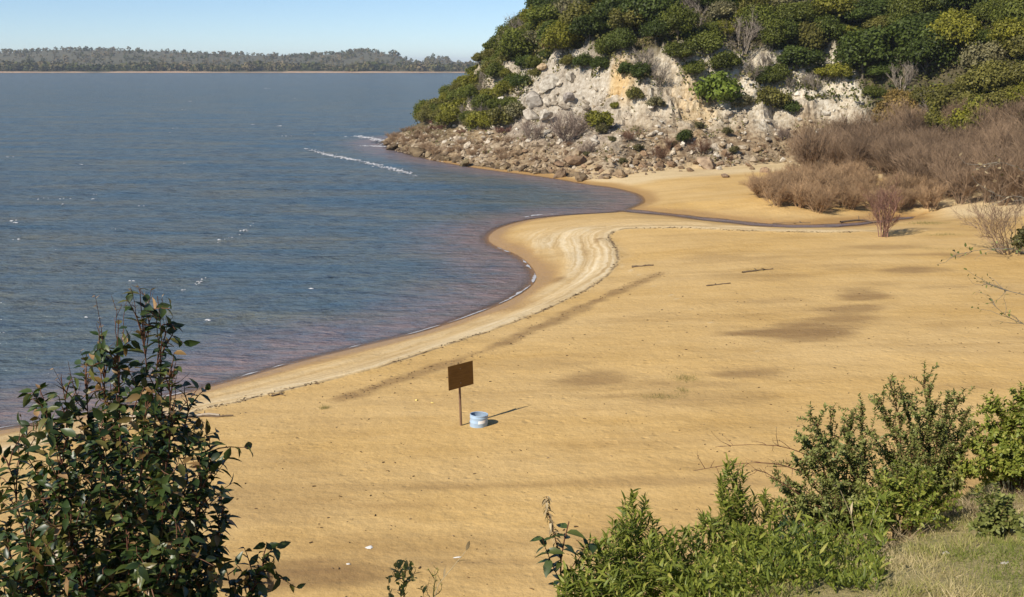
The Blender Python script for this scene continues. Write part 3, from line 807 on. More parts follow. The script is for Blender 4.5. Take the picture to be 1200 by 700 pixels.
KIND = {  # name, colour, crown shape
    'dark green': (0.064, 0.086, 0.016), 'deep green': (0.085, 0.105, 0.018), 'mid-green': (0.118, 0.132, 0.022), 'olive green': (0.155, 0.142, 0.034),
    'yellow-green': (0.195, 0.185, 0.024), 'grey-green': (0.190, 0.170, 0.085), 'bright green': (0.150, 0.195, 0.030), 'ochre': (0.27, 0.185, 0.058)}
crowns = []
for k in range(9):
    gq = crown_geo(400 + k, 6800, rng.uniform(1.6, 2.3), rng.uniform(1.6, 2.3), rng.uniform(1.3, 2.1), int(rng.integers(18, 34)), 0.145, 0.5, ragged=True)
    crowns.append(gq.build('crown', M_green, link=False))
trunks = [trunk_geo(420 + k, 1.9, 0.10, 1.0).build('trunk', M_bark, link=False) for k in range(3)]
bare_tops = [twig_geo(430 + k, 3.6, 3.6, 9, 3, 0.05, 5, 1.0).build('branches', M_twig, link=False) for k in range(3)]
bush_c = [crown_geo(440 + k, 2600, 1.15, 1.15, 0.95, 14, 0.115, 0.12, ragged=True).build('crown', M_green, link=False) for k in range(4)]
bush_t = [trunk_geo(450 + k, 0.8, 0.04, 0.7, 6).build('trunk', M_bark, link=False) for k in range(2)]
bare_b = [twig_geo(460 + k, 1.6, 2.6, 16, 2, 0.022, 9, 1.0).build('twigs', M_twig, link=False) for k in range(4)]

def vis(p, top):
    """True where the hill does not hide the crown's top from the camera."""
    q = np.array([p[0], p[1], p[2] + top]); c = np.array([0, 0, CZ])
    t = np.linspace(0.55, 0.985, 60)
    s = c + (q - c) * t[:, None]
    return bool((s[:, 2] > ground_h(s[:, 0], s[:, 1])).all())
def plant_hill():
    r = np.random.default_rng(77)
    cand = np.column_stack([r.uniform(-26, 100, 17000), r.uniform(90, 225, 17000)])
    z, tw, _ = hill_h(cand[:, 0], cand[:, 1], True)
    u, v = project(cand[:, 0], cand[:, 1], z)
    ok = (tw > 4) & (v < tree_bound(u)) & (u > 440) & (u < 1235) & (v > -22)
    pts = []
    for (x, y), zz, uu, vv in zip(cand[ok], z[ok], u[ok], v[ok]):
        if uu < 600 and vv > 60: sp_ = r.uniform(1.3, 2.2)
        elif vv > tree_bound(uu) - 18: sp_ = r.uniform(1.2, 2.3)
        else: sp_ = r.uniform(1.7, 3.1)
        if all((x - a[0]) ** 2 + (y - a[1]) ** 2 > (0.5 * (sp_ + a[5])) ** 2 for a in pts):
            pts.append((x, y, zz, uu, vv, sp_))
    pts = [p for p in pts if vis(p, 2.6)]
    return pts, r
hill_pts, hr = plant_hill()
hill_pts.sort(key=lambda p: -p[4])
hill_pts = hill_pts[:325]
# rows counted up from the rock face, places counted from the left
def row_of(p): return int(np.clip((tree_bound(p[3]) - p[4]) // 20, 0, 6))
rows = {}
for p in hill_pts: rows.setdefault(row_of(p), []).append(p)
ROWN = ['lowest', 'second', 'third', 'fourth', 'fifth', 'sixth', 'topmost']
ntree = 0
for rw, ps in rows.items():
    ps.sort(key=lambda p: p[3])
    for i, p in enumerate(ps):
        x, y, z, u, v, sp_ = p
        c = hr.random(); patch = float(vnoise(np.array([x / 9]), np.array([y / 9]), 171)[0])
        edge = v > tree_bound(u) - 24
        upper = 1 - sstep(30, 110, v)
        bare = hr.random() < (0.2 if edge else 0.11)
        if u > 1035 and v > 95: kind = 'ochre' if u < 1075 else ('yellow-green' if c < 0.35 else 'olive green')
        elif u < 600 and v > 55: kind = 'yellow-green' if c < 0.3 else ('olive green' if c < 0.6 else 'mid-green')
        elif c + 0.5 * patch + 0.2 * upper > 1.05: kind = 'dark green'
        elif c + 0.5 * patch > 0.78: kind = 'deep green'
        elif c + 0.5 * patch > 0.52: kind = 'mid-green'
        elif c + 0.5 * patch > 0.36: kind = 'olive green'
        elif c > 0.12: kind = 'grey-green'
        else: kind = 'yellow-green'
        sc = sp_ / 2.75 * hr.uniform(0.9, 1.15) * (1.36 if u > 600 else 1.2)
        where = f'{ordinal(i)} from the left in the {ROWN[rw]} row of hillside trees'
        if bare:
            t = thing('bare_tree', f'leafless grey tree, {where}', 'tree', (x, y, z - 0.15), hr.uniform(0, 6), 'trees on the hillside', sc * 0.85)
            ob('branches', bare_tops[i % 3], t, None, (0.25, 0.21, 0.165))
        else:
            t = thing('hillside_tree', f'{kind} tree, {where}', 'tree', (x, y, z - 0.25), hr.uniform(0, 6), 'trees on the hillside', (sc * hr.uniform(.8, 1.3), sc * hr.uniform(.8, 1.25), sc * hr.uniform(0.75, 1.2)))
            cc = np.array(KIND[kind]) * hr.uniform(0.85, 1.2)
            ob('crown', crowns[int(hr.integers(9))], t, (0, 0, 0.2), tuple(cc)); ob('trunk', trunks[i % 3], t)
        ntree += 1
print('trees', ntree)

# the low scrub that closes the gaps under the trees
def hill_scrub():
    r = np.random.default_rng(79); g = Geo(); n = 160000
    x = np.where(r.random(n) < .6, r.uniform(-26, 40, n), r.uniform(36, 75, n)); y = r.uniform(92, 212, n)
    z, tw, _ = hill_h(x, y, True); u, v = project(x, y, z)
    dens = vnoise(x / 1.6, y / 1.6, 175)
    edge = tree_bound(u) - v
    ok = (tw > 3) & ((edge > -6) | ((dens > .66) & (r.random(n) < .6))) & (u > 445) & (u < 1260) & (v > -30) & (dens > np.where(x > 38, 0.08, 0.30 + 0.25 * (edge < 6)))
    x, y, z, dens = x[ok], y[ok], z[ok], dens[ok]; n = len(x)
    hgt = 0.1 + r.random(n) ** 0.7 * (0.35 + 2.4 * np.clip(dens - .35, 0, .6))
    nn = r.normal(0, .7, (n, 3)) + np.array([0, -.2, .7])
    out_ = (tree_bound(project(x, y, z)[0]) - project(x, y, z)[1]) < -6
    tint = np.clip(vnoise(x / 2.5, y / 2.5, 176) * .8 + r.normal(.1, .15, n) + .3 * out_ - .25 * (x > 40), 0, 1); hgt = np.where(out_, hgt * .35, hgt)
    place_leaves(g, CARD, np.column_stack([x, y, z + hgt]), np.cross(nn, r.normal(size=(n, 3))), nn, r.uniform(.15, .36, n) * np.where(out_, .7, 1), tint)
    return g
M_scrub = leaf_mat('hill_scrub', [(0, (.055, .07, .015)), (.4, (.11, .115, .026)), (.7, (.17, .145, .05)), (1, (.26, .20, .115))], .6, .2, .2, False)
tag(hill_scrub().build('undergrowth', M_scrub), 'low tangled scrub filling the ground beneath the hillside trees', 'scrub', None, 'stuff')

# singled-out shrubs on the rock face: base u, v, width px, kind, label
face = [
    (665, 165, 64, 'bare', 'large round grey-brown leafless shrub in the middle of the rock face'),
    (702, 152, 34, 'yellow-green', 'small bright yellow-green bush beside the large leafless shrub'),
    (838, 128, 62, 'bright green', 'large bright green bush hanging below the wood on the white cliff'),
    (905, 137, 44, 'olive green', 'wide olive bush on the ledge beneath the white cliff'),
    (928, 136, 26, 'dark green', 'small dark green bush at the end of the olive bush'),
    (802, 167, 24, 'dark green', 'small dark bush low on the rubble below the pale gully'),
    (823, 182, 34, 'brownbare', 'low dark brown leafless shrub above the rounded boulder'),
    (945, 178, 20, 'yellow-green', 'small lime green bush at the foot of the white scree'),
    (975, 184, 52, 'bare', 'broad grey-brown leafless shrub at the foot of the white scree'),
    (856, 190, 16, 'brownbare', 'tiny brown leafless shrub on the rubble near the thicket'),
    (745, 124, 24, 'olive green', 'olive bush between the ochre scar and the pale gully'),
    (768, 127, 22, 'grey-green', 'grey-green bush beside the pale gully'),
    (720, 128, 14, 'yellow-green', 'tuft of pale green shrub under the ochre scar'),
    (786, 176, 26, 'brownbare', 'rust-brown leafless shrub in the middle of the rubble'),
    (775, 188, 30, 'brownbare', 'rust-brown leafless shrub low on the rubble'),
    (870, 128, 26, 'grey-green', 'grey-green bush under the bright green bush'),
    (560, 152, 34, 'yellow-green', 'lime green bush on the shoulder of the rocky point'),
    (584, 150, 36, 'olive green', 'olive bush next to the lime one on the rocky point'),
    (607, 140, 30, 'grey-green', 'grey-green bush in front of the pale boulders'),
    (532, 140, 38, 'yellow-green', 'yellow-green bush crowning the end of the rocky point'),
    (515, 132, 26, 'olive green', 'olive bush at the outermost edge of the rocky point'),
    (520, 108, 24, 'dark green', 'dark upright tree alone at the seaward edge of the hill'),
    (690, 180, 26, 'bare', 'faint grey leafless shrub below the large round one'),
    (625, 165, 40, 'bare', 'grey leafless shrub left of the large round one'),
    (735, 165, 22, 'brownbare', 'brown leafless shrub under the yellow-green bush'),
    (920, 165, 30, 'bare', 'grey leafless shrub on the scree beside the lime bush'),
    (650, 62, 30, 'ochre', 'ochre bush on the rocky knob over the grey cliff'),
    (1052, 140, 46, 'ochre', 'large ochre bush at the end of the white scree'),
    (1040, 156, 40, 'ochre', 'lower ochre bush leaning over the white scree'),
    (1108, 140, 44, 'yellow-green', 'large yellow-green bush above the grey thicket'),
    (1150, 140, 40, 'mid-green', 'rounded green bush above the grey thicket'),
    (1142, 178, 18, 'yellow-green', 'small yellow-green bush poking out of the grey thicket'),
    (690, 30, 34, 'palm', 'pale grey-green fan palm among the trees near the skyline'),
]
def palm_geo(seed):
    r = np.random.default_rng(seed); g = Geo()
    for k in range(26):
        a = r.uniform(0, 2 * PI); e = r.uniform(-0.3, 1.2)
        d = np.array([math.cos(a) * math.cos(e), math.sin(a) * math.cos(e), math.sin(e)])
        pts = [np.array([0, 0, 2.0]) + d * s * 1.7 + np.array([0, 0, -0.5 * s * s]) for s in (0, .35, .7, 1)]
        n = 16
        for j in range(n):
            s = 0.25 + 0.75 * j / n
            p = np.array([0, 0, 2.0]) + d * s * 1.7 + np.array([0, 0, -0.5 * s * s])
            side = unit(np.cross(d, [0, 0, 1])) * (1 if j % 2 else -1)
            place_leaves(g, CARD, p[None], (side + d * 0.8)[None], (np.array([0, 0, 1]) + 0.2 * r.normal(size=3))[None], np.array([0.45]), np.array([r.uniform(0.3, 0.9)]))
    return g
palm_me = palm_geo(3).build('fronds', M_green, link=False)
for i, (u, v, w, kind, label) in enumerate(face):
    p = hit(u, v, 100)
    if p is None: continue
    wm = w / FPX * math.hypot(p[1], CZ)
    if kind == 'palm':
        t = thing('palm_tree', label, 'palm', p, 0, None, wm / 3.2)
        ob('fronds', palm_me, t, None, (0.2, 0.22, 0.12)); ob('trunk', trunks[0], t)
    elif kind in ('bare', 'brownbare'):
        t = thing('bare_shrub', label, 'shrub', p - np.array([0, 0, .1]), rng.uniform(0, 6), 'leafless shrubs on the rock face', wm / 2.8)
        ob('twigs', bare_b[i % 4], t, None, (0.20, 0.15, 0.115) if kind == 'bare' else (0.155, 0.085, 0.05))
    else:
        t = thing('bush', label, 'bush', p - np.array([0, 0, .15]), rng.uniform(0, 6), 'bushes on the rock face', wm / 2.5)
        ob('crown', bush_c[i % 4], t, None, KIND[kind]); ob('trunk', bush_t[i % 2], t)

# low dry scrub: the rocky point, the rubble, then the thicket beside the sand
def scatter(poly_px, spacing, seed, n=2500, y0=60, y1=215, xr=(-30, 60)):
    r = np.random.default_rng(seed)
    c = np.column_stack([r.uniform(*xr, n), r.uniform(y0, y1, n)])
    z = ground_h(c[:, 0], c[:, 1])
    u, v = project(c[:, 0], c[:, 1], z)
    ok = inside(u, v, poly_px)
    out = []
    for (x, y), zz, uu, vv in zip(c[ok], z[ok], u[ok], v[ok]):
        if all((x - a[0]) ** 2 + (y - a[1]) ** 2 > spacing ** 2 for a in out): out.append((x, y, zz, uu, vv))
    return out
def label_rows(pts, band, base_word):
    """Counts the shrubs row by row up from the foot, left to right."""
    rowd = {}
    for p in pts: rowd.setdefault(int((max(q[4] for q in pts) - p[4]) // band), []).append(p)
    out = []
    for k in sorted(rowd):
        for i, p in enumerate(sorted(rowd[k], key=lambda q: q[3])):
            rn = 'front' if k == 0 else ordinal(k)
            out.append((p, f'{ordinal(i)} from the left in {rn} row of {base_word}'))
    return out
pt = scatter([(455, 158), (505, 132), (545, 148), (620, 160), (600, 186), (560, 194), (500, 183), (460, 174)], 1.75, 21)
dry_b = [twig_geo(480 + k, 0.9, 2.2, 22, 2, 0.02, 8, 1.1).build('twigs', M_twig, link=False) for k in range(4)]
for i, (p, wh) in enumerate(label_rows([q for q in pt if vis(q, 0.8)], 12, 'scrub on the point')):
    red = p[3] > 505 and p[4] < 160
    t = thing('dry_shrub', f'{"reddish" if red else "tan"} leafless shrub, {wh}', 'shrub', (p[0], p[1], p[2] - .08), rng.uniform(0, 6), 'dry scrub on the rocky point', rng.uniform(0.75, 1.25))
    ob('twigs', dry_b[i % 4], t, None, (0.17, 0.085, 0.06) if red else tuple(np.array((0.27, 0.18, 0.105)) * rng.uniform(.85, 1.15)))
rt = scatter([(610, 160), (700, 150), (860, 150), (960, 175), (880, 196), (760, 198), (650, 196), (590, 185)], 3.1, 22)
for i, (p, wh) in enumerate(label_rows([q for q in rt if vis(q, 0.6)], 12, 'tufts on the rubble')):
    gr = rng.random() < 0.45
    t = thing('scrub_tuft', f'small {"olive" if gr else "brown"} scrub tuft, {wh}', 'shrub', (p[0], p[1], p[2] - .08), rng.uniform(0, 6), 'scrub tufts on the rubble slope', rng.uniform(0.4, 0.8))
    if gr: ob('crown', bush_c[i % 4], t, None, (0.13, 0.115, 0.045)); ob('trunk', bush_t[i % 2], t)
    else: ob('twigs', dry_b[i % 4], t, None, (0.19, 0.115, 0.065))

thick_f = [twig_geo(500 + k, 2.0, 2.6, 20, 2, 0.024, 12, 0.9).build('twigs', M_twig, link=False) for k in range(4)]
thick_b = [twig_geo(510 + k, 3.4, 3.0, 18, 2, 0.032, 13, 0.8).build('twigs', M_twig, link=False) for k in range(4)]
tf = scatter([(885, 232), (915, 216), (1000, 214), (1060, 226), (1110, 240), (1110, 248), (1050, 250), (960, 250), (915, 246)], 1.75, 23, 4000, 85, 130, (10, 50))
for i, (p, wh) in enumerate(label_rows(tf, 9, 'the low thicket')):
    t = thing('thicket_shrub', f'tan leafless shrub, {wh}', 'shrub', (p[0], p[1], p[2] - .05), rng.uniform(0, 6), 'shrubs of the low tan thicket', rng.uniform(0.95, 1.3))
    ob('twigs', thick_f[i % 4], t, None, tuple(np.array((0.30, 0.195, 0.105)) * rng.uniform(.85, 1.15)))
tb = scatter([(935, 200), (1000, 172), (1100, 160), (1215, 158), (1225, 246), (1110, 238), (1060, 214), (1000, 206)], 2.2, 24, 5000, 85, 150, (15, 70))
for i, (p, wh) in enumerate(label_rows(tb, 14, 'the tall thicket')):
    t = thing('thicket_shrub', f'tall grey-brown leafless shrub, {wh}', 'shrub', (p[0], p[1], p[2] - .05), rng.uniform(0, 6), 'shrubs of the tall grey thicket', rng.uniform(1.1, 1.55))
    ob('twigs', thick_b[i % 4], t, None, tuple(np.array((0.20, 0.135, 0.082)) * rng.uniform(.85, 1.2)))
print('shrubs', len(pt), len(rt), len(tf), len(tb))
p = hit(1035, 278)
t = thing('bare_shrub', 'lone reddish leafless shrub standing out on the open sand before the thicket', 'shrub', p)
ob('twigs', twig_geo(521, 4.0, 2.6, 12, 3, 0.045, 5, 0.75).build('twigs', M_twig, link=False), t, None, (0.19, 0.105, 0.075))
p = hit(1185, 298)
t = thing('bare_shrub', 'tangled brown leafless shrub on the sand at the right edge', 'shrub', p)
ob('twigs', twig_geo(522, 4.2, 5.2, 15, 3, 0.035, 5, 1.2).build('twigs', M_twig, link=False), t, None, (0.25, 0.175, 0.11))
p = hit(1215, 300)
t = thing('bush', 'olive bush behind the tangled shrub, cut by the right edge', 'bush', p, 0, None, 1.3)
ob('crown', bush_c[1], t, None, (0.10, 0.095, 0.035)); ob('trunk', bush_t[0], t)

# ================================================================== rocks
def rock_mesh(seed, cuts=11, sub=2):
    import bmesh
    r = np.random.default_rng(seed)
    bm = bmesh.new(); bmesh.ops.create_icosphere(bm, subdivisions=sub, radius=1.0)
    n = r.normal(size=(cuts, 3)); n /= np.linalg.norm(n, axis=1)[:, None]; d = r.uniform(0.36, 0.72, cuts)
    sc = np.array([r.uniform(.9, 1.4), r.uniform(.7, 1.0), r.uniform(.5, .8)])
    for v in bm.verts:
        q = np.array(v.co); dots = n @ q
        k = np.min(np.where(dots > 0.05, d / np.maximum(dots, 0.05), 9))
        q = q * min(1.0, k) * (1 + r.normal(0, 0.025)) * sc
        v.co = q
    me = bpy.data.meshes.new('rock'); bm.to_mesh(me); bm.free()
    return me
def rock_material(name):
    m, nt, out = new_mat(name)
    vec = nd(nt, 'TexCoord').outputs['Object']
    n = noise(nt, 2.2, 6, 0.7, vec)
    c = ramp(nt, n, [(0.3, (0.30, 0.25, 0.20)), (0.5, (0.85, 0.83, 0.8)), (0.75, (1.3, 1.3, 1.25))])
    c = mixc(nt, 1.0, c, nd(nt, 'ObjectInfo').outputs['Color'], 'MULTIPLY')
    p = nd(nt, 'BsdfPrincipled'); lk(nt, c, p.inputs['Base Color']); p.inputs['Roughness'].default_value = 0.95; p.inputs['Specular IOR Level'].default_value = 0.15
    lk(nt, bump(nt, n, 0.6, 0.15), p.inputs['Normal'])
    lk(nt, p.outputs[0], out.inputs[0]); return m
M_rock = rock_material('rock')
rock_me = []
for k in range(10):
    me = rock_mesh(600 + k, 7 + k % 4, 2); me.materials.append(M_rock); rock_me.append(me)
def place_rock(u, v, wpx, colour, parent=None, name='rock', sink=0.25, flat=1.0):
    p = hit(u, v, 100)
    if p is None: return None
    s = wpx / FPX * math.hypot(p[1], CZ) / 2.0
    o = ob(name, rock_me[int(rng.integers(10))], parent, (p[0], p[1], p[2] + s * (0.5 - sink) * flat), colour)
    o.scale = (s, s, s * flat * rng.uniform(.8, 1.25)); o.rotation_euler = (rng.uniform(-.5, .5), rng.uniform(-.5, .5), rng.uniform(0, 6))
    return o
big = [(830, 198, 34, (.34, .25, .17), 'rounded pale boulder beside the sand under the rust-brown shrub'), (675, 194, 24, (.27, .185, .115), 'rounded brown boulder near the waterline below the large leafless shrub'),
       (653, 195, 15, (.24, .16, .10), 'small brown boulder beside the rounded brown one near the waterline'), (728, 208, 22, (.27, .195, .12), 'brown boulder standing at the waterline by the pale sand strip'),
       (680, 212, 26, (.26, .19, .115), 'long brown boulder lying at the water edge'), (655, 208, 20, (.22, .155, .10), 'dark brown boulder at the water edge'),
       (629, 122, 28, (.40, .36, .31), 'large grey boulder on the left of the rock face'), (643, 105, 26, (.48, .44, .37), 'pale slab topping the grey boulders'),
       (588, 119, 14, (.55, .51, .45), 'small pale boulder between green bushes on the rocky point'), (622, 143, 30, (.46, .41, .34), 'flat pale boulder under the large grey one'),
       (640, 140, 22, (.55, .50, .42), 'whitish boulder beside the flat pale one'), (668, 118, 18, (.34, .30, .27), 'dark grey boulder leaning right of the grey group'),
       (668, 96, 20, (.52, .47, .39), 'cream boulder below the ochre knob'), (636, 81, 14, (.50, .38, .24), 'buff boulder under the wood at the top of the cliff'),
       (537, 168, 18, (.50, .42, .32), 'pale boulder amid the dry scrub of the point'), (477, 146, 12, (.42, .33, .26), 'small pinkish boulder at the outer edge of the point'),
       (488, 183, 26, (.17, .125, .075), 'dark flat boulder at the water under the dry scrub'), (460, 176, 14, (.13, .095, .06), 'dark wet boulder off the very tip of the point'),
       (545, 195, 20, (.19, .15, .085), 'dark mossy boulder at the waterline midway along the point'), (452, 171, 12, (.14, .10, .065), 'outermost dark rock where the surf breaks'),
       (895, 202, 15, (.32, .22, .14), 'small brown boulder by the sand beside the low tan thicket'), (850, 208, 12, (.30, .21, .14), 'little brown rock at the edge of the golden sand')]
for (u, v, w, c, label) in big:
    o = place_rock(u, v, w, c, None, 'boulder', 0.2)
    if o: tag(o, label, 'boulder', 'boulders on the rock face and the shore')
rr = np.random.default_rng(88)
rock_list = []
def rock_zone(n, ur, vf, wr, cols, flat=1.0):
    for _ in range(n):
        u = rr.uniform(*ur); lo, hi = vf(u)
        v = rr.uniform(lo, hi); w = wr[0] + (wr[1] - wr[0]) * rr.random() ** 2.2
        c = np.array(cols[int(rr.integers(len(cols)))]) * rr.uniform(.8, 1.2)
        rock_list.append((u, v, w, tuple(c), flat))
toe_v = lambda u: float(np.interp(u, [449, 500, 560, 640, 700, 760, 900], [168, 186, 196.5, 207, 214, 207, 201]))
brown = [(.27, .19, .115), (.22, .15, .09), (.36, .27, .17), (.42, .33, .22), (.31, .21, .13)]
pale = [(.50, .43, .33), (.58, .52, .43), (.42, .36, .28), (.62, .57, .48)]
rock_zone(60, (452, 640), lambda u: (toe_v(u) - 6, toe_v(u) - .5), (6, 16), [(.16, .115, .07), (.21, .155, .09), (.13, .095, .06), (.30, .23, .14)])
rock_zone(110, (600, 760), lambda u: (toe_v(u) - 30, toe_v(u) - 2), (5, 16), brown)
rock_zone(95, (740, 900), lambda u: (toe_v(u) - 32, toe_v(u) - 3), (5, 15), brown + pale[:2])
rock_zone(40, (600, 700), lambda u: (92, 168), (5, 17), pale)
rock_zone(60, (690, 1000), lambda u: (125, 178), (4, 12), pale)
rock_zone(22, (520, 610), lambda u: (150, 178), (6, 13), pale[:3])
rock_zone(6, (1168, 1215), lambda u: (118, 150), (10, 20), pale)
rock_list.sort(key=lambda q: -q[2])
M_scree = rock_material('scree')
for q in rock_list[:300]:
    place_rock(q[0], q[1], q[2], q[3], hill, 'rock', 0.3, q[4])
# the countless small stones between them
def small_stones():
    g = Geo(); r = np.random.default_rng(99)
    stock = []
    for k in range(6):
        me = rock_mesh(700 + k, 8, 1); v = np.zeros(len(me.vertices) * 3); me.vertices.foreach_get('co', v)
        f = np.zeros(len(me.polygons) * 3, int); me.polygons.foreach_get('vertices', f)
        stock.append((v.reshape(-1, 3), f.reshape(-1, 3))); bpy.data.meshes.remove(me)
    n = 21000
    x = r.uniform(-25, 45, n); y = r.uniform(115, 190, n)
    z, tw, _ = hill_h(x, y, True); zb = beach_h(x, y); u, v = project(x, y, z)
    ok = (tw > -0.3) & (tw < 17) & (z > zb - 0.1) & (v > tree_bound(u) - 4) & (u > 448) & (u < 1035) & (r.random(n) < 0.95 - 0.055 * tw)
    for i in np.nonzero(ok)[0]:
        v_, f_ = stock[int(r.integers(6))]
        s = 0.08 + 0.55 * r.random() ** 3.2
        a = r.uniform(0, 6); R = np.array([[math.cos(a), -math.sin(a), 0], [math.sin(a), math.cos(a), 0], [0, 0, 1]])
        g.add(v_ @ R.T * s + np.array([x[i], y[i], z[i] + s * 0.2]), f_, float(np.clip(r.normal(0.35 + 0.03 * tw[i], 0.2), 0, 1)))
    return g
m, nt, out = new_mat('small_stones')
c = ramp(nt, attr(nt, 'tint'), [(0.0, (.08, .052, .03)), (0.3, (.20, .14, .085)), (0.6, (.38, .30, .20)), (1.0, (.62, .56, .46))])
pb = nd(nt, 'BsdfPrincipled'); lk(nt, c, pb.inputs['Base Color']); pb.inputs['Roughness'].default_value = .95; lk(nt, pb.outputs[0], out.inputs[0])
tag(small_stones().build('rubble', m), 'small loose stones strewn down the slope under the cliff', 'rubble', None, 'stuff')

# ================================================================== things on the beach
M_signwood = plain_mat('sign_board_wood', (0.115, 0.058, 0.013), (0.19, 0.098, 0.022), 5.0, 0.75, 0.3, 0.01, stretch=(0.6, 1, 6))
M_post = plain_mat('sign_post_wood', (0.15, 0.085, 0.05), (0.24, 0.15, 0.095), 8.0, 0.85, 0.3, 0.01, stretch=(3, 3, .4))
M_metal = plain_mat('bolt_metal', (0.2, 0.19, 0.18), (0.3, 0.29, 0.27), 30, 0.5, 0, 0, metal=0.6)
p = hit(541, 500)
px_m = FPX / math.hypot(p[1], CZ - p[2])
sign = thing('sign', 'square brown wooden sign on a single post in the open sand', 'sign', p, math.radians(40))
sign.rotation_euler = (0.0, math.radians(-2.0), math.radians(40))
Hs = 72 / px_m / math.cos(math.radians(17))
g = Geo(); g.tube([(0, 0.035, -0.5), (0, 0.035, 0.5), (0.004, 0.035, Hs - 0.1)], 0.045, 0.040, 8); g.build('post', M_post, sign, True)
bw, bh = 27.5 / px_m / math.cos(math.radians(40)), 28.5 / px_m
import bmesh
def bevel_box(name, lo, hi, bev, mat, parent=None):
    bm = bmesh.new(); bmesh.ops.create_cube(bm, size=1.0)
    lo = Vector(lo); hi = Vector(hi)
    for v in bm.verts: v.co = Vector([lo[k] + (hi[k] - lo[k]) * (v.co[k] + 0.5) for k in range(3)])
    bmesh.ops.bevel(bm, geom=list(bm.edges), offset=bev, segments=2, affect='EDGES')
    me = bpy.data.meshes.new(name); bm.to_mesh(me); bm.free(); me.materials.append(mat)
    return ob(name, me, parent)
bevel_box('board', (-bw * .48, -0.046, Hs - bh), (bw * .52, -0.018, Hs), 0.006, M_signwood, sign)
for zz in (Hs - bh * 0.8, Hs - bh * 0.2):
    bevel_box('batten', (-bw * .44, -0.017, zz - 0.035), (bw * .48, 0.006, zz + 0.035), 0.004, M_post, sign)
    g = Geo(); g.tube([(0, -0.055, zz), (0, -0.045, zz)], 0.014, 0.014, 8); g.add([(0.014 * math.cos(a), -0.055, zz + 0.014 * math.sin(a)) for a in np.arange(8) * PI / 4] + [(0, -0.057, zz)], [[i, (i + 1) % 8, 8] for i in range(8)])
    g.build('bolt', M_metal, sign)

M_drum = plain_mat('drum_paint', (0.30, 0.42, 0.56), (0.37, 0.49, 0.63), 7.0, 0.45, 0.15, 0.004, spec=0.4)
M_drumin = plain_mat('drum_inside', (0.20, 0.27, 0.35), (0.27, 0.34, 0.42), 7.0, 0.7, 0.15, 0.004)
M_white = plain_mat('patch_white', (0.78, 0.79, 0.80), (0.85, 0.85, 0.86), 12, 0.5, 0.1, 0.002)
p = hit(561, 499)
R0, Hb = 10.3 / px_m, 0.40
drum = thing('litter_bin', 'pale blue cut-down metal drum used as a bin beside the sign', 'bin', p, 0)
drum.rotation_euler = (math.radians(-2), math.radians(2), 0)
def lathe(prof, n=40):
    prof = np.array(prof); a = np.arange(n) * 2 * PI / n
    v = np.stack([prof[:, 0, None] * np.cos(a), prof[:, 0, None] * np.sin(a), np.repeat(prof[:, 1, None], n, 1)], -1)
    i = np.arange(len(prof) * n).reshape(len(prof), n)
    f = np.stack([i[:-1], np.roll(i[:-1], -1, 1), np.roll(i[1:], -1, 1), i[1:]], -1).reshape(-1, 4)
    return v.reshape(-1, 3), f
def drum_part(name, prof, mat):
    v, f = lathe(prof); return mk(name, v, f, mat, drum, None, True)
drum_part('body', [(R0, -0.05), (R0, .10), (R0 + .012, .13), (R0 + .012, .15), (R0, .18), (R0, .27), (R0 + .012, .30), (R0 + .012, .32), (R0, .35), (R0, Hb)], M_drum)
drum_part('lining', [(R0 - .006, Hb), (R0 - .006, 0.03), (0.001, 0.03)], M_drumin)
drum_part('rim', [(R0 + .010, Hb - .012), (R0 + .014, Hb), (R0 + .006, Hb + .014), (R0 - .008, Hb + .012), (R0 - .012, Hb)], M_drum)
aa = np.linspace(-1.62, -0.78, 9)
lv = np.array([[(R0 + 0.0135) * math.cos(a), (R0 + 0.0135) * math.sin(a), z0 + 0.05 * (a + 1.2)] for z0 in (.145, .255) for a in aa])
mk('white_patch', lv, [[i, i + 1, i + 10, i + 9] for i in range(8)], M_white, drum)  # plain white patch curved round the front of the drum

M_drift = plain_mat('driftwood', (0.28, 0.22, 0.16), (0.50, 0.42, 0.32), 3.0, 0.9, 0.5, 0.03, stretch=(1, 4, 4))
M_darkdrift = plain_mat('dark_driftwood', (0.10, 0.07, 0.045), (0.19, 0.135, 0.085), 3.0, 0.9, 0.5, 0.03)
def drift(name, uvs, r0, r1, mat, label, branches=0, lift=0.5):
    pts = [hit(u, v, 18) for u, v in uvs]
    base = pts[0].copy()
    g = Geo()
    P = np.array([q - base + np.array([0, 0, r0 * lift]) for q in pts])
    L = np.array([P[0] * (1 - t) + P[-1] * t for t in np.linspace(0, 1, 2)]) if len(P) < 2 else P
    n = 9; idx = np.linspace(0, len(L) - 1, n); Q = np.array([[np.interp(i, np.arange(len(L)), L[:, k]) for k in range(3)] for i in idx])
    Q += rng.normal(0, r0 * 0.5, Q.shape) * np.array([1, 1, .5])
    g.tube(Q, r0, r1, 7)
    for b in range(branches):
        k = rng.integers(2, n - 1); d = rng.normal(0, 1, 3); d[2] = abs(d[2]) * 0.3
        g.tube([Q[k], Q[k] + unit(d) * 0.25, Q[k] + unit(d) * 0.45 + np.array([0, 0, -.03])], r1, r1 * 0.4, 5)
    o = ob(name, g.build(name, mat, None, True, False), None, base)
    return tag(o, label, 'driftwood', 'driftwood on the beach')
drift('driftwood_log', [(108, 497), (160, 490), (215, 488), (258, 489)], 0.10, 0.04, M_drift, 'long pale driftwood log lying by the waterline behind the dark bush', 3)
drift('driftwood_branch', [(212, 492), (240, 490), (272, 490)], 0.05, 0.025, M_darkdrift, 'dark forked branch at the end of the pale driftwood log', 3)
drift('driftwood_branch', [(740, 314), (765, 312)], 0.07, 0.04, M_darkdrift, 'short dark branch alone on the sand inside the bend of the shore', 2)
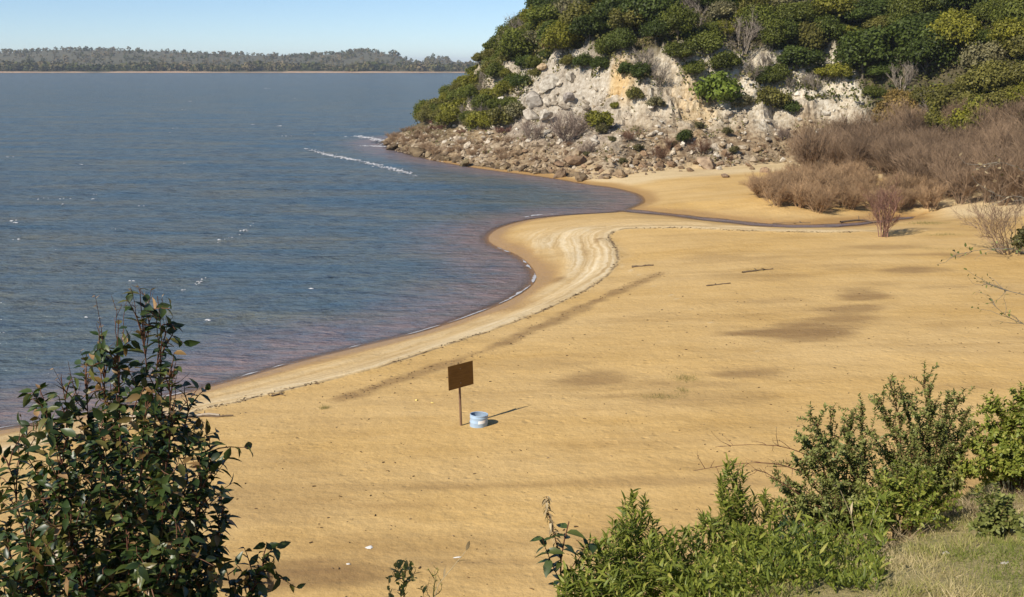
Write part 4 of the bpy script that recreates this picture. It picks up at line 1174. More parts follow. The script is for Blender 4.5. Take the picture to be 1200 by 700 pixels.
drift('driftwood_branch', [(828, 336), (855, 333)], 0.05, 0.03, M_darkdrift, 'thin dark stick on the open sand in the middle of the beach', 1)
drift('driftwood_branch', [(870, 320), (905, 316)], 0.06, 0.03, M_darkdrift, 'low dark stick with weed further up the sand', 3)
drift('driftwood_branch', [(318, 466), (332, 463)], 0.05, 0.03, M_darkdrift, 'small dark branch caught on the strandline near the waterline', 2)
drift('driftwood_branch', [(985, 262), (1012, 259), (1030, 262)], 0.10, 0.05, M_darkdrift, 'dark fallen branch beside the stream under the thicket', 3)
drift('driftwood_branch', [(905, 263), (950, 262)], 0.06, 0.04, M_darkdrift, 'dark branch lying along the stream bank', 2)

M_tuft = leaf_mat('weeds', [(0, (.07, .08, .02)), (.5, (.17, .17, .045)), (1, (.32, .27, .10))], 0.7, 0.15, 0.2, False)
BLADE = (np.array([[-0.02, 0, 0], [0.02, 0, 0], [0.012, .6, .05], [-0.012, .6, .05], [0, 1, .16]]), np.array([[0, 1, 2], [0, 2, 3], [3, 2, 4]]))
def weed_patch(u, v, wpx, hpx, n, label, h=0.12, name='weed_patch'):
    c = hit(u, v, 18); a = hit(u + wpx, v, 18); b = hit(u, v - hpx, 18)
    rx, ry = abs(a[0] - c[0]), abs(b[1] - c[1])
    x = rng.normal(0, .5, n) * rx; y = rng.normal(0, .5, n) * ry
    z = beach_h(x + c[0], y + c[1]) - c[2]
    g = Geo()
    d = rng.normal(0, .6, (n, 3)); d[:, 2] = np.abs(d[:, 2]) + .5
    place_leaves(g, BLADE, np.column_stack([x, y, z]), d, rng.normal(size=(n, 3)), rng.uniform(.5, 1.5, n) * h, rng.random(n))
    o = ob(name, g.build(name, M_tuft, link=False), None, c)
    return tag(o, label, 'weeds', 'weed patches on the sand', 'stuff')
weed_patch(803, 445, 16, 5, 420, 'upper of the two green weed patches in the middle of the sand')
weed_patch(775, 467, 28, 4, 420, 'long lower green weed patch in the middle of the sand')
weed_patch(800, 459, 8, 4, 160, 'little weed tuft between the two larger green patches')
weed_patch(885, 318, 14, 2, 160, 'thin weed tuft beside the low dark stick')
weed_patch(1085, 262, 26, 2, 700, 'green weeds on the sand behind the lone reddish shrub', .16)
weed_patch(1105, 276, 24, 2, 400, 'sparse green weeds between the lone shrub and the right edge', .14)
weed_patch(1100, 292, 40, 3, 500, 'greyish weed mat on the sand before the tangled shrub', .1)
weed_patch(380, 480, 6, 2, 140, 'small dry brown tuft alone on the sand near the strandline', .13, 'dry_tuft')
M_foamy = plain_mat('yellow_foam', (0.62, 0.47, 0.14), (0.78, 0.62, 0.22), 8, .8, .3, .02)
M_paper = plain_mat('white_paper', (0.70, 0.68, 0.62), (0.85, 0.83, 0.78), 8, .8, .3, .02)
def crumple(name, u, v, sx, sy, sz, mat, label, cat):
    p = hit(u, v, 18)
    me = rock_mesh(int(u * 7 + v), 9, 2); me.materials.append(mat)
    for vv in me.vertices: vv.co = Vector((vv.co.x * sx, vv.co.y * sy, vv.co.z * sz + sz * 0.35))
    o = ob(name, me, None, p); o.rotation_euler = (0, 0, rng.uniform(0, 3)); return tag(o, label, cat, 'litter on the sand')
crumple('litter', 488, 471, .11, .09, .08, M_foamy, 'yellow lump of litter on the sand left of the sign', 'litter')
crumple('litter', 506, 473, .10, .07, .05, M_foamy, 'flatter yellow scrap of litter nearest the sign', 'litter')
crumple('litter', 434, 643, .11, .20, .03, M_paper, 'crumpled white paper scrap on the lower sand', 'litter')
crumple('litter', 408, 666, .07, .06, .06, M_paper, 'small whitish lump below the crumpled white paper', 'litter')
crumple('litter', 535, 655, .10, .05, .03, M_paper, 'thin pale scrap on the sand at the bottom of the beach', 'litter')

# strandline: twigs and bits left by the water
M_debris = leaf_mat('strand_debris', [(0, (.05, .032, .018)), (.6, (.14, .09, .05)), (1, (.30, .22, .13))], .9, .1, 0, False)
def strand():
    g = Geo(); r = np.random.default_rng(7)
    def bits(L, n, spread, smin, smax):
        for _ in range(n):
            k = r.uniform(0, len(L) - 1.01); i = int(k); p = L[i] * (1 - k + i) + L[i + 1] * (k - i)
            if vnoise(np.array([p[0] * .7]), np.array([p[1] * .7]), 61)[0] < 0.38: continue
            x, y = p + r.normal(0, spread, 2); z = float(beach_h(np.array([x]), np.array([y]))[0])
            L_ = r.uniform(smin, smax); a = r.uniform(0, PI)
            d = np.array([math.cos(a), math.sin(a), 0]) * L_
            g.tube([(x, y, z + .01) - d / 2, (x, y, z + .02), (x, y, z + .01) + d / 2], L_ * .08 + .006, L_ * .05 + .004, 3, r.random())
    bits(BERM, 900, .11, .04, .18)
    bits(OLD, 220, .30, .04, .14)
    # scattered crumbs over the lower beach
    n = 1500
    y = r.uniform(22, 60, n); x = r.uniform(-.42, .5, n) * y
    z, sd, _ = beach_base(x, y)
    z = beach_h(x, y)
    for i in np.nonzero(sd > 5)[0]:
        L_ = .02 + .10 * r.random() ** 3; a = r.uniform(0, PI); d = np.array([math.cos(a), math.sin(a), 0]) * L_
        c = np.array([x[i], y[i], z[i] + .008])
        g.tube([c - d / 2, c + np.array([0, 0, .008]), c + d / 2], L_ * .18 + .004, L_ * .1 + .003, 3, r.random())
    return g
tag(strand().build('debris', M_debris), 'dark twigs and crumbs of driftwood strewn along the strandline', 'debris', None, 'stuff')

# ================================================================== plants on the bank, close to the camera
def bz(x, y): return float(bank_h(np.array([x]), np.array([y]))[0])
def curve(a, b, bow, n=9, jit=0.02):
    """From a to b, bowed by the vector bow in the middle, a little crooked."""
    t = np.linspace(0, 1, n)[:, None]
    p = np.asarray(a) * (1 - t) + np.asarray(b) * t + np.asarray(bow) * (4 * t * (1 - t))
    j = rng.normal(0, jit, p.shape); j[0] = 0
    return p + j * t
def along(P, t):
    k = t * (len(P) - 1); i = np.clip(k.astype(int), 0, len(P) - 2); f = (k - i)[:, None]
    return P[i] * (1 - f) + P[i + 1] * f, P[i + 1] - P[i]
class Leaves:
    def __init__(s): s.p, s.d, s.n, s.s, s.t = [], [], [], [], []
    def on(s, P, t0, t1, gap, size, tint=(0.5, 0.2), up=0.35, out=0.9, keep=1.0, droop=0.0):
        L = np.sum(np.linalg.norm(np.diff(P, axis=0), axis=1)) * (t1 - t0)
        n = max(int(L / gap), 1)
        t = np.clip(np.linspace(t0, t1, n) + rng.normal(0, 0.3 / max(n, 2), n), 0, 0.999)
        ok = rng.random(n) < keep; t = t[ok]; n = len(t)
        if n == 0: return
        q, ax = along(P, t)
        ax = ax / (np.linalg.norm(ax, axis=1)[:, None] + 1e-9)
        a = np.arange(n) * 2.4 + rng.uniform(0, 6) + rng.normal(0, .4, n)
        e1 = np.cross(ax, np.array([.3, .9, .2])); e1 /= np.linalg.norm(e1, axis=1)[:, None]; e2 = np.cross(ax, e1)
        rad = e1 * np.cos(a)[:, None] + e2 * np.sin(a)[:, None]
        d = rad * out + ax * up + rng.normal(0, .2, (n, 3)) + np.array([0, 0, -droop])
        nn = ax * 0.8 + np.array([0, 0, .5]) + rng.normal(0, .35, (n, 3))
        s.p.append(q); s.d.append(d); s.n.append(nn); s.s.append(size * rng.uniform(.6, 1.2, n)); s.t.append(np.clip(rng.normal(tint[0], tint[1], n), 0, 1))
    def cat(s):
        return [np.concatenate(x) for x in (s.p, s.d, s.n, s.s, s.t)]
    def build(s, name, tmpl, mat, parent, origin, kind='stuff'):
        p, d, n, sz, t = s.cat()
        g = Geo(); place_leaves(g, tmpl, p - origin, d, n, sz, t)
        o = g.build(name, mat, parent, True)
        if kind: o['kind'] = kind
        return o
def stems_obj(polys, radii, mat, parent, origin, name='stem', tints=None):
    """Each main stem is a part of its own."""
    for i, (P, (a, b)) in enumerate(zip(polys, radii)):
        g = Geo(); g.tube(np.asarray(P) - origin, a, b, 5, .5 if tints is None else tints[i]); g.build(name, mat, parent, True)
def twigs_obj(polys, radii, mat, parent, origin, name='twigs'):
    if not polys: return
    g = Geo()
    for P, (a, b) in zip(polys, radii): g.tube(np.asarray(P) - origin, a, b, 4, float(rng.uniform(.2, .8)))
    o = g.build(name, mat, parent, True); o['kind'] = 'stuff'

M_stemred = leaf_mat('red_stems', [(0, (.05, .022, .014)), (.5, (.12, .05, .03)), (1, (.22, .12, .07))], .7, .2, 0, False)
M_stemgreen = leaf_mat('green_stems', [(0, (.06, .07, .02)), (.5, (.13, .12, .04)), (1, (.25, .2, .09))], .7, .2, 0, False)
M_straw = leaf_mat('straw', [(0, (.16, .11, .06)), (.5, (.34, .26, .15)), (1, (.52, .42, .26))], .8, .15, .15, False)
M_broad = leaf_mat('glossy_dark_leaves', [(0.0, (.018, .034, .010)), (.35, (.034, .060, .014)), (.60, (.070, .098, .022)), (.76, (.13, .12, .03)), (.90, (.21, .12, .04)), (1, (.36, .22, .10))], .40, .5, .2, False)

# --- the big dark bush with broad glossy leaves
LEAF_B = leaf_template(0.50, 0.18, 0.22, 1.0)
by = 5.2
base = np.array([at_y(135, 800, by)[0], by, 0.0]); base[2] = bz(base[0], by)
lb = thing('broadleaf_bush', 'tall dark bush with broad glossy leaves and reddish bare tips above the bank', 'bush', base)
tips = [(162, 338, 0, 1), (186, 352, .1, 1), (140, 372, -.1, 1), (118, 392, .15, 1), (205, 415, -.1, 1), (98, 418, .2, 1), (70, 442, .1, 1), (52, 470, -.1, 1), (28, 505, .2, 1), (8, 540, -.1, 1), (-15, 585, .15, 1),
        (-30, 640, -.2, 1), (247, 506, 0, 1), (220, 470, .2, 1), (236, 560, -.15, 1), (262, 606, .1, 1), (312, 652, 0, 1), (300, 688, -.2, 1), (170, 470, -.35, .9), (120, 500, -.4, .9), (70, 540, -.4, .9),
        (195, 540, -.4, .9), (150, 590, -.5, .9), (85, 610, -.5, .9), (30, 620, -.45, .9), (215, 620, -.45, .9), (255, 670, -.3, .9), (130, 440, .3, 1), (180, 400, .2, 1), (40, 580, .3, 1), (180, 660, -.55, .9), (100, 680, -.55, .9), (20, 690, -.5, .9)]
stems, srad, tw, twr = [], [], [], []
LV = Leaves(); LT = Leaves()
for k, (u, v, dy, full) in enumerate(tips):
    e = at_y(u, v, by + dy)
    b = base + np.array([rng.normal(0, .10) + (e[0] - base[0]) * .25, dy * .3, 0]); b[2] = bz(b[0], b[1]) - .05
    out = np.array([(e[0] - b[0]) * .18, dy * .2, .06])
    P = curve(b, e, out, 11, .012)
    stems.append(P); srad.append((.008, .002))
    high = v < 460
    LV.on(P, .25, .80 if high else .97, .013, .070, (.42, .27), .4, .9, .95, .25)
    if high: LV.on(P, .74, .98, .032, .078, (.5, .25), .5, .8, .8, .1)
    for q in range(20):
        t = rng.uniform(.25, .93 if high else .97)
        s0, ax = along(P, np.array([t])); s0 = s0[0]; ax = unit(ax[0])
        dd = unit(ax * .8 + rng.normal(0, .55, 3)); L = rng.uniform(.12, .32) * (1.15 - t * .5)
        Q = curve(s0, s0 + dd * L, np.array([0, 0, .02]), 5, .006)
        tw.append(Q); twr.append((.004, .0015))
        LV.on(Q, .15, 1.0, .020, .070, (.45, .28), .5, .8, .92, .2)
# bare reddish shoots over the top
for (u, v) in [(130, 345), (148, 352), (163, 330), (172, 345), (192, 345), (150, 338), (60, 430), (80, 425), (95, 412), (105, 440), (45, 455), (25, 490), (120, 380), (200, 370), (110, 345), (205, 440), (178, 338)]:
    e = at_y(u, v, by + rng.uniform(-.1, .15)); k = int(np.argmin([abs(s_[-1][0] - e[0]) + .4 * abs(s_[-1][2] - e[2]) for s_ in stems])); s0, _ = along(stems[k], np.array([.82]))
    Q = curve(s0[0], e, rng.normal(0, .015, 3), 6, .008); tw.append(Q); twr.append((.0032, .001))
    LT.on(Q, .4, 1.0, .028, .022, (.93, .06), .6, .7, .8)
    for _ in range(3):
        s1, ax = along(Q, np.array([rng.uniform(.3, .9)])); Q2 = curve(s1[0], s1[0] + unit(ax[0] + rng.normal(0, .03, 3)) * rng.uniform(.04, .09), np.zeros(3), 4, .004); tw.append(Q2); twr.append((.002, .0008))
stems_obj(stems, srad, M_stemred, lb, base); twigs_obj(tw, twr, M_stemred, lb, base)
p, d, n, sz, t = LV.cat()
order = np.argsort(p[:, 1]); fr, bk = order[:300], order[300:]
lv_me = []
for k in range(10):
    tv, tf = leaf_template(rng.uniform(.44, .58), rng.uniform(.08, .3), rng.uniform(.05, .4), 1.0)
    tv = tv + np.column_stack([rng.uniform(-.12, .12) * tv[:, 1] ** 2, 0 * tv[:, 1], 0 * tv[:, 1]])
    lv_me.append((mesh_data('leaf', tv, tf, M_broad, {'tint': np.full(len(tv), [.12, .2, .28, .34, .4, .46, .55, .64, .78, .93][k])}, True), [.12, .2, .28, .34, .4, .46, .55, .64, .78, .93][k]))
R = frames(d, n)
for i in fr:
    me = min(lv_me, key=lambda q: abs(q[1] - t[i]))[0]
    o = ob('leaf', me, lb)
    M4 = Matrix([[*(R[i][0] * sz[i]), p[i][0] - base[0]], [*(R[i][1] * sz[i]), p[i][1] - base[1]], [*(R[i][2] * sz[i]), p[i][2] - base[2]], [0, 0, 0, 1]])
    o.matrix_local = M4
g = Geo(); place_leaves(g, LEAF_B, p[bk] - base, d[bk], n[bk], sz[bk], t[bk]); o = g.build('foliage', M_broad, lb, True); o['kind'] = 'stuff'
LT.build('buds', leaf_template(.35, .1, .3), M_broad, lb, base)

# --- narrow-leaved bright green herbs below the brow
LEAF_N = leaf_template(0.22, 0.10, 0.35, 0.9, (0, .3, .65, 1))
LEAF_O = leaf_template(0.52, 0.12, 0.10, 0.9, (0, .3, .65, 1))
M_herb = leaf_mat('bright_herb_leaves', [(0, (.075, .10, .016)), (.4, (.165, .20, .03)), (.75, (.275, .295, .048)), (1, (.40, .35, .09))], .5, .3, .3, False)
M_shrub = leaf_mat('grey_green_leaves', [(0, (.09, .11, .026)), (.45, (.20, .215, .056)), (.8, (.31, .31, .10)), (1, (.44, .36, .15))], .5, .3, .28, False)
M_dkleaf = leaf_mat('dark_herb_leaves', [(0, (.014, .032, .012)), (.5, (.035, .065, .02)), (1, (.08, .11, .035))], .45, .4, .2, False)
def herb(u, v, y, label, nb=16, leaf=.088, gap=.011, mat=M_herb, tmpl=LEAF_N, spread=.17, tint=(.5, .22), name='leafy_herb', group='bright green herbs on the bank', lean=0.0, t0=.3):
    e = at_y(u, v, y); b = np.array([e[0] - lean, y, 0.0]); b[2] = bz(b[0], y)
    t = thing(name, label, 'plant', b, 0, group)
    P = curve(b, e, rng.normal(0, .03, 3), 9, .01); H_ = e[2] - b[2]
    LV = Leaves(); LV.on(P, t0, 1.0, gap * 1.3, leaf, tint, .9, .55)
    tw, twr = [], []
    for k in range(int(nb * 1.5)):
        tt = rng.uniform(t0, .94); s0, ax = along(P, np.array([tt])); s0 = s0[0]
        a = k * 2.4 + rng.uniform(-.4, .4); L = (1.08 - tt) * H_ * rng.uniform(.35, .6)
        Q = curve(s0, s0 + np.array([math.cos(a) * spread, math.sin(a) * spread, 0]) * (1.15 - tt) * 1.5 + np.array([0, 0, L]), np.array([math.cos(a), math.sin(a), -.3]) * .04, 6, .008)
        tw.append(Q); twr.append((.003, .001)); LV.on(Q, .12, 1.0, gap, leaf * .9, tint, .8, .6)
    stems_obj([P], [(.008, .002)], M_stemgreen, t, b); twigs_obj(tw, twr, M_stemgreen, t, b)
    LV.build('foliage', tmpl, mat, t, b)
    return t
herb(862, 546, 7.7, 'tallest bright green herb, a narrow spire beside the arching bare canes', 22, .085, .009, spread=.13)
herb(742, 584, 7.4, 'bright green herb with a rounded feathery top over the sand', 24, .085, .009, spread=.17)
herb(722, 612, 7.2, 'feathery green herb directly left of the rounded one', 16)
herb(700, 640, 7.0, 'low bright green herb right of the broad-leaved sapling', 18)
herb(770, 630, 7.1, 'bushy green herb directly right of the rounded one', 20)
herb(803, 622, 7.3, 'green herb in the dip between the two tallest herbs', 18)
herb(832, 600, 7.5, 'green herb leaning against the left of the tallest spire', 20)
herb(895, 580, 7.8, 'green herb right of the tallest spire with yellowish tips', 20, tint=(.62, .2))
herb(880, 622, 7.2, 'lower bushy herb in front of the tallest spire', 20)
herb(845, 650, 6.8, 'low green herb at the bottom edge before the spire', 20)
herb(790, 662, 6.7, 'low green herb at the bottom edge in the middle of the clump', 20)
herb(735, 665, 6.7, 'low green herb at the bottom edge under the rounded one', 20)
herb(678, 672, 6.7, 'low green herb at the bottom edge by the sapling', 18)
herb(912, 640, 7.1, 'dull green herb at the end of the herb clump by the dry grass', 18, tint=(.35, .2))
herb(930, 612, 7.6, 'small dark-leaved bush between the herbs and the dry grass', 20, .05, .016, M_dkleaf, LEAF_O, .16, (.4, .2), 'dark_bush', None)

# --- broad-leaved sapling with a withered top
e = at_y(668, 610, 6.9); b = np.array([at_y(655, 700, 6.9)[0], 6.9, 0.0]); b[2] = bz(b[0], 6.9)
sap = thing('broadleaf_sapling', 'broad-leaved sapling with a withered brown top at the left of the herbs', 'sapling', b)
P = curve(b, e, np.array([-.05, 0, 0]), 9, .01); P2 = curve(P[6], at_y(640, 582, 6.9), np.array([-.02, 0, .04]), 7, .008); P3 = curve(P[5], at_y(637, 632, 6.8), np.array([-.02, 0, .02]), 6, .008); P4 = curve(P[5], at_y(690, 636, 6.95), np.array([.02, 0, .02]), 6, .008)
stems_obj([P, P2, P3, P4], [(.01, .004), (.005, .002), (.004, .002), (.004, .002)], M_stemred, sap, b)
LV = Leaves()
for q, a_, c_ in ((P, .35, .95), (P3, .2, 1.0), (P4, .2, 1.0)): LV.on(q, a_, c_, .026, .115, (.52, .14), .3, .95, 1, .1)
pp, dd, nn, ss, tt = LV.cat(); R = frames(dd, nn)
for i in range(len(pp)):
    o = ob('leaf', min(lv_me[:8], key=lambda q: abs(q[1] - tt[i]))[0], sap)
    o.matrix_local = Matrix([[*(R[i][k] * ss[i]), pp[i][k] - b[k]] for k in range(3)] + [[0, 0, 0, 1]])
LV = Leaves(); LV.on(P2, .15, 1.0, .007, .045, (.35, .3), .2, .8, 1, .4); o = LV.build('withered_leaves', leaf_template(.4, .3, .8, 1, (0, .3, .65, 1)), M_straw, sap, b); o['label'] = 'withered brown shoot'
for k in range(5): pass

# --- small-leaved shrubs along the brow
def brow_shrub(label, basepx, y, tips, leaf=.034, gap=.0065, mat=M_shrub, tmpl=LEAF_O, tint=(.42, .22), t0=.16, side=30, name='small_leaved_shrub', group='small-leaved shrubs on the brow', bow=.12):
    b0 = at_y(basepx[0], basepx[1], y); b0[2] = bz(b0[0], y)
    t = thing(name, label, 'shrub', b0, 0, group)
    LV = Leaves(); st, sr, tw, twr = [], [], [], []
    for (u, v, dy) in tips:
        e = at_y(u, v, y + dy)
        b = b0 + np.array([(e[0] - b0[0]) * .22 + rng.normal(0, .06), dy * .4, 0]); b[2] = bz(b[0], b[1]) - .04
        P = curve(b, e, np.array([(e[0] - b[0]) * -.12, 0, bow]), 10, .012); st.append(P); sr.append((.009, .002))
        LV.on(P, t0, 1.0, gap * 1.2, leaf, tint, .5, .8)
        for k in range(side):
            tt = rng.uniform(t0, .95); s0, ax = along(P, np.array([tt])); s0 = s0[0]
            dv = unit(unit(ax[0]) * .9 + rng.normal(0, .5, 3) + np.array([0, 0, .15])); L = rng.uniform(.10, .34) * (1.2 - .6 * tt)
            Q = curve(s0, s0 + dv * L, np.array([0, 0, .015]), 5, .006); tw.append(Q); twr.append((.003, .001))
            LV.on(Q, .1, 1.0, gap, leaf, tint, .5, .8)
    stems_obj(st, sr, M_stemred, t, b0); twigs_obj(tw, twr, M_stemred, t, b0)
    LV.build('foliage', tmpl, mat, t, b0)
    return t
brow_shrub('tallest small-leaved shrub on the brow, its loose top against the sand', (1085, 640), 9.2,
           [(1042, 442, 0), (1055, 460, .2), (1082, 438, .1), (1090, 450, -.1), (1068, 470, -.2), (1110, 468, 0), (1125, 462, .2), (1135, 485, -.1), (1100, 500, -.3), (1060, 510, -.3), (1030, 470, .1), (1015, 500, .1), (1145, 510, 0), (1035, 530, 0), (1090, 570, -.4), (1130, 560, -.3), (1075, 545, -.4), (1120, 530, -.3), (1045, 560, -.4)])
brow_shrub('spreading small-leaved shrub leaning left over the beach', (1010, 650), 8.7,
           [(948, 486, 0), (972, 478, .2), (995, 488, .1), (1012, 476, .2), (930, 505, -.1), (960, 520, -.2), (945, 545, .1), (922, 566, 0), (905, 562, .1), (985, 530, -.3), (1015, 520, -.2), (975, 565, -.35), (940, 590, -.2), (1000, 590, -.4), (1030, 560, -.2), (912, 590, .1), (955, 500, .2), (985, 500, 0), (1000, 540, .1), (925, 540, .1), (965, 600, -.4), (1025, 600, -.4), (895, 600, 0)])
brow_shrub('greener small-leaved shrub cut by the right edge of the picture', (1195, 610), 9.0,
           [(1150, 500, 0), (1165, 482, .2), (1185, 470, .1), (1198, 462, 0), (1140, 530, -.1), (1175, 520, -.3), (1205, 500, -.2), (1155, 550, -.3), (1190, 545, -.4), (1128, 556, -.1)], tint=(.62, .2), mat=M_herb, leaf=.042)
brow_shrub('low yellowish shrub in front of the tallest one', (1060, 655), 8.0,
           [(1020, 590, 0), (1045, 575, .1), (1070, 570, .1), (1095, 580, 0), (1110, 600, 0), (1035, 615, -.2), (1080, 612, -.2), (1005, 610, 0)], tint=(.55, .22), mat=M_herb, leaf=.040, side=16)
brow_shrub('small dark weed growing out of the dry turf', (1168, 650), 7.6,
           [(1160, 598, 0), (1175, 596, .1), (1150, 610, 0), (1182, 612, -.1), (1166, 618, -.1)], tint=(.4, .2), leaf=.045, side=10, t0=.15, name='weed', group=None, bow=.02)
# --- bare canes arching over the sand
def bare_cane(label, uvs, y, name='bare_cane', cat='branch', mat=M_stemred, r=.006, side=8, group='bare canes', leaf=None):
    P = np.array([at_y(u, v, y + dy) for u, v, dy in uvs])
    idx = np.linspace(0, len(P) - 1, 12); P = np.array([[np.interp(i, np.arange(len(P)), P[:, k]) for k in range(3)] for i in idx])
    b = np.array([P[0][0], P[0][1], 0]); b[2] = bz(b[0], b[1]) - .03
    P = np.vstack([b, P]); P[1:-1] = .25 * P[:-2] + .5 * P[1:-1] + .25 * P[2:]
    t = thing(name, label, cat, b, 0, group)
    tw, twr = [], []
    LV = Leaves()
    for k in range(side):
        s0, ax = along(P, np.array([rng.uniform(.35, .97)])); dv = unit(unit(ax[0]) + rng.normal(0, .6, 3)); Q = curve(s0[0], s0[0] + dv * rng.uniform(.06, .22), rng.normal(0, .01, 3), 5, .006)
        tw.append(Q); twr.append((r * .45, r * .15)); LV.on(Q, .2, 1, .03, .02 if leaf is None else leaf[1], (.3, .3), .5, .7, .8)
    stems_obj([P], [(r, r * .3)], mat, t, b); twigs_obj(tw, twr, mat, t, b)
    LV.build('leaves', LEAF_O, M_straw if leaf is None else leaf[0], t, b)
bare_cane('upper bare cane arching left over the sand from the spreading shrub', [(1005, 590, 0), (960, 540, 0), (920, 522, 0), (870, 521, 0), (838, 524, 0)], 8.9, side=7)
bare_cane('lower bare cane with drooping side twigs under the upper one', [(990, 600, 0), (940, 550, 0), (895, 541, 0), (850, 545, 0), (812, 552, 0)], 8.8, side=12)
bare_cane('short bare cane hanging at the edge of the spreading shrub', [(985, 610, 0), (930, 575, 0), (900, 555, 0), (885, 550, 0)], 8.6, side=8)
# --- thin overhanging twigs at the right edge, rooted outside the picture
M_paletw = leaf_mat('pale_twigs', [(0, (.10, .08, .06)), (.5, (.2, .17, .13)), (1, (.32, .28, .22))], .8, .2, 0, False)
bare_cane('pale dead twig reaching in from the right edge above the tangled shrub', [(1290, 330, 0), (1235, 225, 0), (1195, 196, 0), (1165, 188, 0), (1140, 200, 0)], 6.2, 'overhanging_twig', 'branch', M_paletw, .004, 8, 'twigs hanging in at the right edge', (M_straw, .03))
bare_cane('pale dead twig with a curled dry leaf at the right edge', [(1290, 360, 0), (1240, 260, 0), (1200, 228, 0), (1172, 232, 0), (1160, 222, 0)], 6.1, 'overhanging_twig', 'branch', M_paletw, .004, 6, 'twigs hanging in at the right edge', (M_straw, .03))
bare_cane('upper sparse-leaved twig hanging over the sand at the right edge', [(1280, 420, 0), (1235, 320, 0), (1195, 290, 0), (1150, 292, 0), (1115, 300, 0)], 6.3, 'overhanging_twig', 'branch', M_paletw, .0035, 12, 'twigs hanging in at the right edge', (M_shrub, .026))
bare_cane('middle sparse-leaved twig hanging over the sand at the right edge', [(1280, 460, 0), (1235, 360, 0), (1200, 345, 0), (1175, 340, 0), (1152, 330, 0)], 6.0, 'overhanging_twig', 'branch', M_paletw, .0035, 9, 'twigs hanging in at the right edge', (M_shrub, .026))
bare_cane('lowest sparse-leaved twig hanging over the sand at the right edge', [(1280, 490, 0), (1240, 400, 0), (1205, 382, 0), (1180, 372, 0), (1162, 355, 0)], 6.1, 'overhanging_twig', 'branch', M_paletw, .0035, 9, 'twigs hanging in at the right edge', (M_shrub, .026))
# --- little plants poking up at the bottom edge
herb(474, 662, 6.0, 'small grey-green weed poking up at the bottom of the sand', 9, .055, .020, M_shrub, LEAF_O, .10, (.75, .15), 'weed', None, 0, .45)
herb(504, 668, 5.9, 'thin yellow-green shoot beside the small grey-green weed', 3, .022, .012, M_herb, LEAF_N, .03, (.75, .15), 'green_shoot', None, 0, .5)
def stalk(label, uvs, y, r=.004):
    P = np.array([at_y(u, v, y) for u, v in uvs]); b = np.array([P[0][0], y, 0]); b[2] = bz(b[0], y) - .02
    P = np.vstack([b, P]); P = np.array([[np.interp(i, np.arange(len(P)), P[:, k]) for k in range(3)] for i in np.linspace(0, len(P) - 1, 8)])
    t = thing('straw_stalk', label, 'stalk', b, 0, 'dry straw stalks'); stems_obj([P], [(r, r * .5)], M_straw, t, b, 'stem', [.9])
    LV = Leaves(); LV.on(P, .3, 1, .12, .09, (.7, .2), 1.2, .4); o = LV.build('blades', LEAF_N, M_straw, t, b)
stalk('pale straw stalk leaning right over the sand by the green shoot', [(508, 692), (528, 668), (546, 646)], 5.9, .003)
stalk('pale upright straw stalk in the dry grass below the shrubs', [(1003, 652), (1000, 610), (985, 575)], 7.7)
stalk('leaning straw stalk crossing the upright one in the dry grass', [(1005, 656), (1018, 620), (1030, 590)], 7.75)
stalk('grey broken stalk at the bottom among the green herbs', [(832, 700), (831, 690), (829, 678)], 6.4, .007)

# --- turf on the bank: dry and green blades
M_grass = leaf_mat('grass_blades', [(0, (.17, .20, .04)), (.35, (.29, .29, .08)), (.6, (.43, .36, .16)), (1, (.58, .47, .27))], .7, .15, .25, False)
def turf():
    r = np.random.default_rng(31); g = Geo()
    N = 150000
    y = r.uniform(4.6, 13.0, N); x = r.uniform(-.2, 1.0, N) * (y * .52 + .5)
    z = bank_h(x, y); u, v = project(x, y, z)
    yb = np.interp(x, [-20, -3, 0, 1, 2, 3, 4.5, 7], [6.2, 5.5, 5.3, 5.6, 6.4, 7.6, 9.6, 13])
    ok = (u > 560) & (u < 1290) & (v < 790) & (y < yb + 2.2) & (r.random(N) < np.clip(1.1 - .3 * (y - yb), .15, 1))
    x, y, z = x[ok], y[ok], z[ok]; n = len(x)
    dry = np.clip(.5 + .9 * fbm(x / .8, y / .8, 4, 191) + r.normal(0, .2, n), 0, 1)
    d = r.normal(0, .55, (n, 3)); d[:, 2] = np.abs(d[:, 2]) * .6 + .45
    h = r.uniform(.035, .085, n) * (1 + .6 * fbm(x / .5, y / .5, 2, 193))
    place_leaves(g, (BLADE[0] * np.array([1.6, 1, 1.5]), BLADE[1]), np.column_stack([x, y, z - .01]), d, r.normal(size=(n, 3)), h, dry)
    return g
def far_turf(g):
    r = np.random.default_rng(33); N = 60000
    y = r.uniform(1.0, 15.0, N); x = r.uniform(-7, 14, N); z = bank_h(x, y); u, v = project(x, np.maximum(y, .5), z)
    yb = np.interp(x, [-20, -3, 0, 1, 2, 3, 4.5, 7, 12, 25], [6.2, 5.5, 5.3, 5.6, 6.4, 7.6, 9.6, 13, 17, 22])
    ok = (y < yb + 1.5) & ((u < 560) | (u > 1250) | (v > 780) | (y < 4.6)); x, y, z = x[ok], y[ok], z[ok]; n = len(x)
    d = r.normal(0, .55, (n, 3)); d[:, 2] = np.abs(d[:, 2]) * .6 + .45
    place_leaves(g, (BLADE[0] * np.array([2.2, 1, 1.5]), BLADE[1]), np.column_stack([x, y, z - .01]), d, r.normal(size=(n, 3)), r.uniform(.04, .10, n), np.clip(.5 + .9 * fbm(x / .8, y / .8, 4, 191) + r.normal(0, .2, n), 0, 1))
    return g
tag(far_turf(turf()).build('grass', M_grass), 'short dry and green turf on the bank at the lower right', 'grass', None, 'stuff')
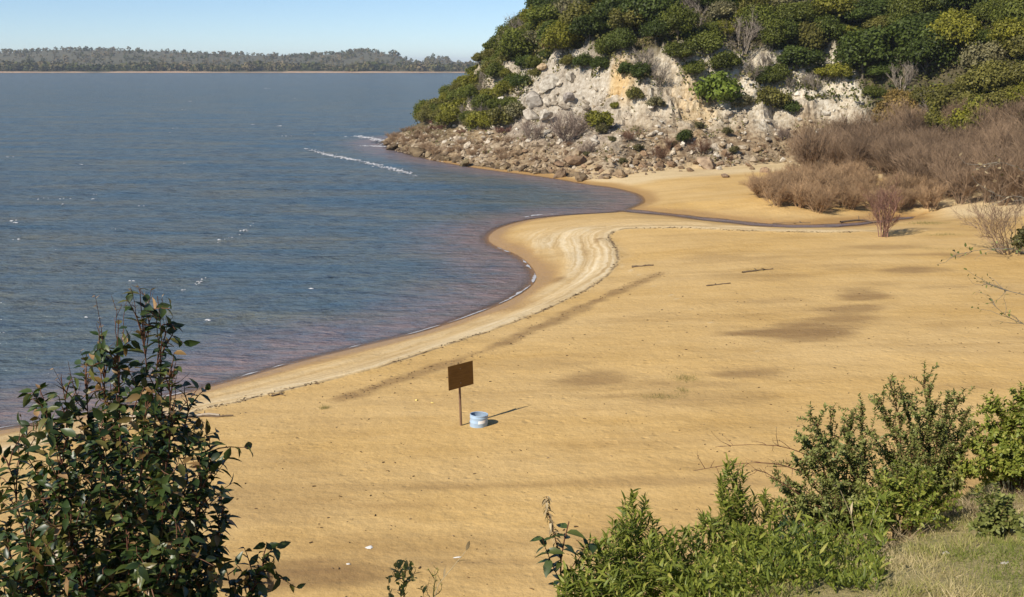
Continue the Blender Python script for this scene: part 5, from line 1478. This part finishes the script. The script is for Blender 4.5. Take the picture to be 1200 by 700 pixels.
def dead_grass(u, v, y, rx, ry, n, h, label):
    c = at_y(u, v, y); c[2] = bz(c[0], y)
    x = rng.normal(0, .5, n) * rx; yy = rng.normal(0, .5, n) * ry; z = bank_h(x + c[0], yy + c[1]) - c[2]
    d = rng.normal(0, .8, (n, 3)); d[:, 2] = np.abs(d[:, 2]) * .5 + .25
    g = Geo(); place_leaves(g, (BLADE[0] * np.array([.7, 1, 2.5]), BLADE[1]), np.column_stack([x, yy, z]), d, rng.normal(size=(n, 3)), h * rng.uniform(.5, 1.3, n), rng.random(n))
    o = ob('dead_grass', g.build('dead_grass', M_straw, link=False), None, c); return tag(o, label, 'grass', 'clumps of dead grass', 'stuff')
dead_grass(985, 645, 7.7, .42, .25, 1300, .20, 'matted clump of dead grass below the spreading shrub')
dead_grass(1130, 610, 8.4, .45, .3, 1000, .15, 'matted dead grass beside the tallest small-leaved shrub')
dead_grass(1185, 580, 8.9, .4, .3, 800, .14, 'dead grass at the right edge under the greener shrub')
M_stone = plain_mat('bank_stone', (.34, .31, .26), (.5, .46, .4), 9, .9, .3, .01)
for (u, v, y, s_, label) in ((920, 690, 6.6, .045, 'small whitish stone in the turf at the foot of the herbs'), (1107, 650, 7.0, .03, 'tiny pale stone in the turf below the shrubs'), (1178, 664, 6.6, .03, 'tiny pale stone in the turf near the right edge')):
    c = at_y(u, v, y); c[2] = bz(c[0], y)
    me = rock_mesh(int(u), 9, 2); me.materials.append(M_stone); me.transform(Matrix.Scale(s_, 4))
    tag(ob('stone', me, None, c + np.array([0, 0, s_ * .1])), label, 'stone', 'stones in the turf')
# low leafy weeds filling between the herbs
def under():
    r = np.random.default_rng(41); g = Geo(); n = 9000
    y = r.uniform(6.1, 8.6, n); x = r.uniform(.02, .36, n) * y
    z = bank_h(x, y); u, v = project(x, y, z)
    ok = (u > 640) & (u < 1160); x, y, z = x[ok], y[ok], z[ok]; n = len(x)
    d = r.normal(0, .6, (n, 3)); d[:, 2] = np.abs(d[:, 2]) + .3
    hz = r.random(n) * .45 * np.clip(vnoise(x / .3, y / .3, 195) * 1.6 - .2, .05, 1)
    place_leaves(g, LEAF_N, np.column_stack([x, y, z + hz]), d, r.normal(size=(n, 3)) + np.array([0, 0, .6]), r.uniform(.04, .10, n), np.clip(r.normal(.42, .22, n), 0, 1))
    return g
tag(under().build('undergrowth', M_herb), 'low green weeds filling the ground between the herbs', 'weeds', None, 'stuff')

# ================================================================== the air
hz_lo, hz_hi = Vector((-9500, -9200, -4.4)), Vector((9500, 14200, 75.0))
g = Geo(); g.box(hz_lo, hz_hi)
m, nt, out = new_mat('haze')
pv = nd(nt, 'VolumePrincipled'); pv.inputs['Color'].default_value = (0.80, 0.88, 1.0, 1); pv.inputs['Density'].default_value = 0.0001; pv.inputs['Anisotropy'].default_value = 0.0
lk(nt, pv.outputs[0], out.inputs['Volume'])
tag(g.build('haze', m), 'thin bluish haze over the far side of the lake', 'haze', None, 'stuff')
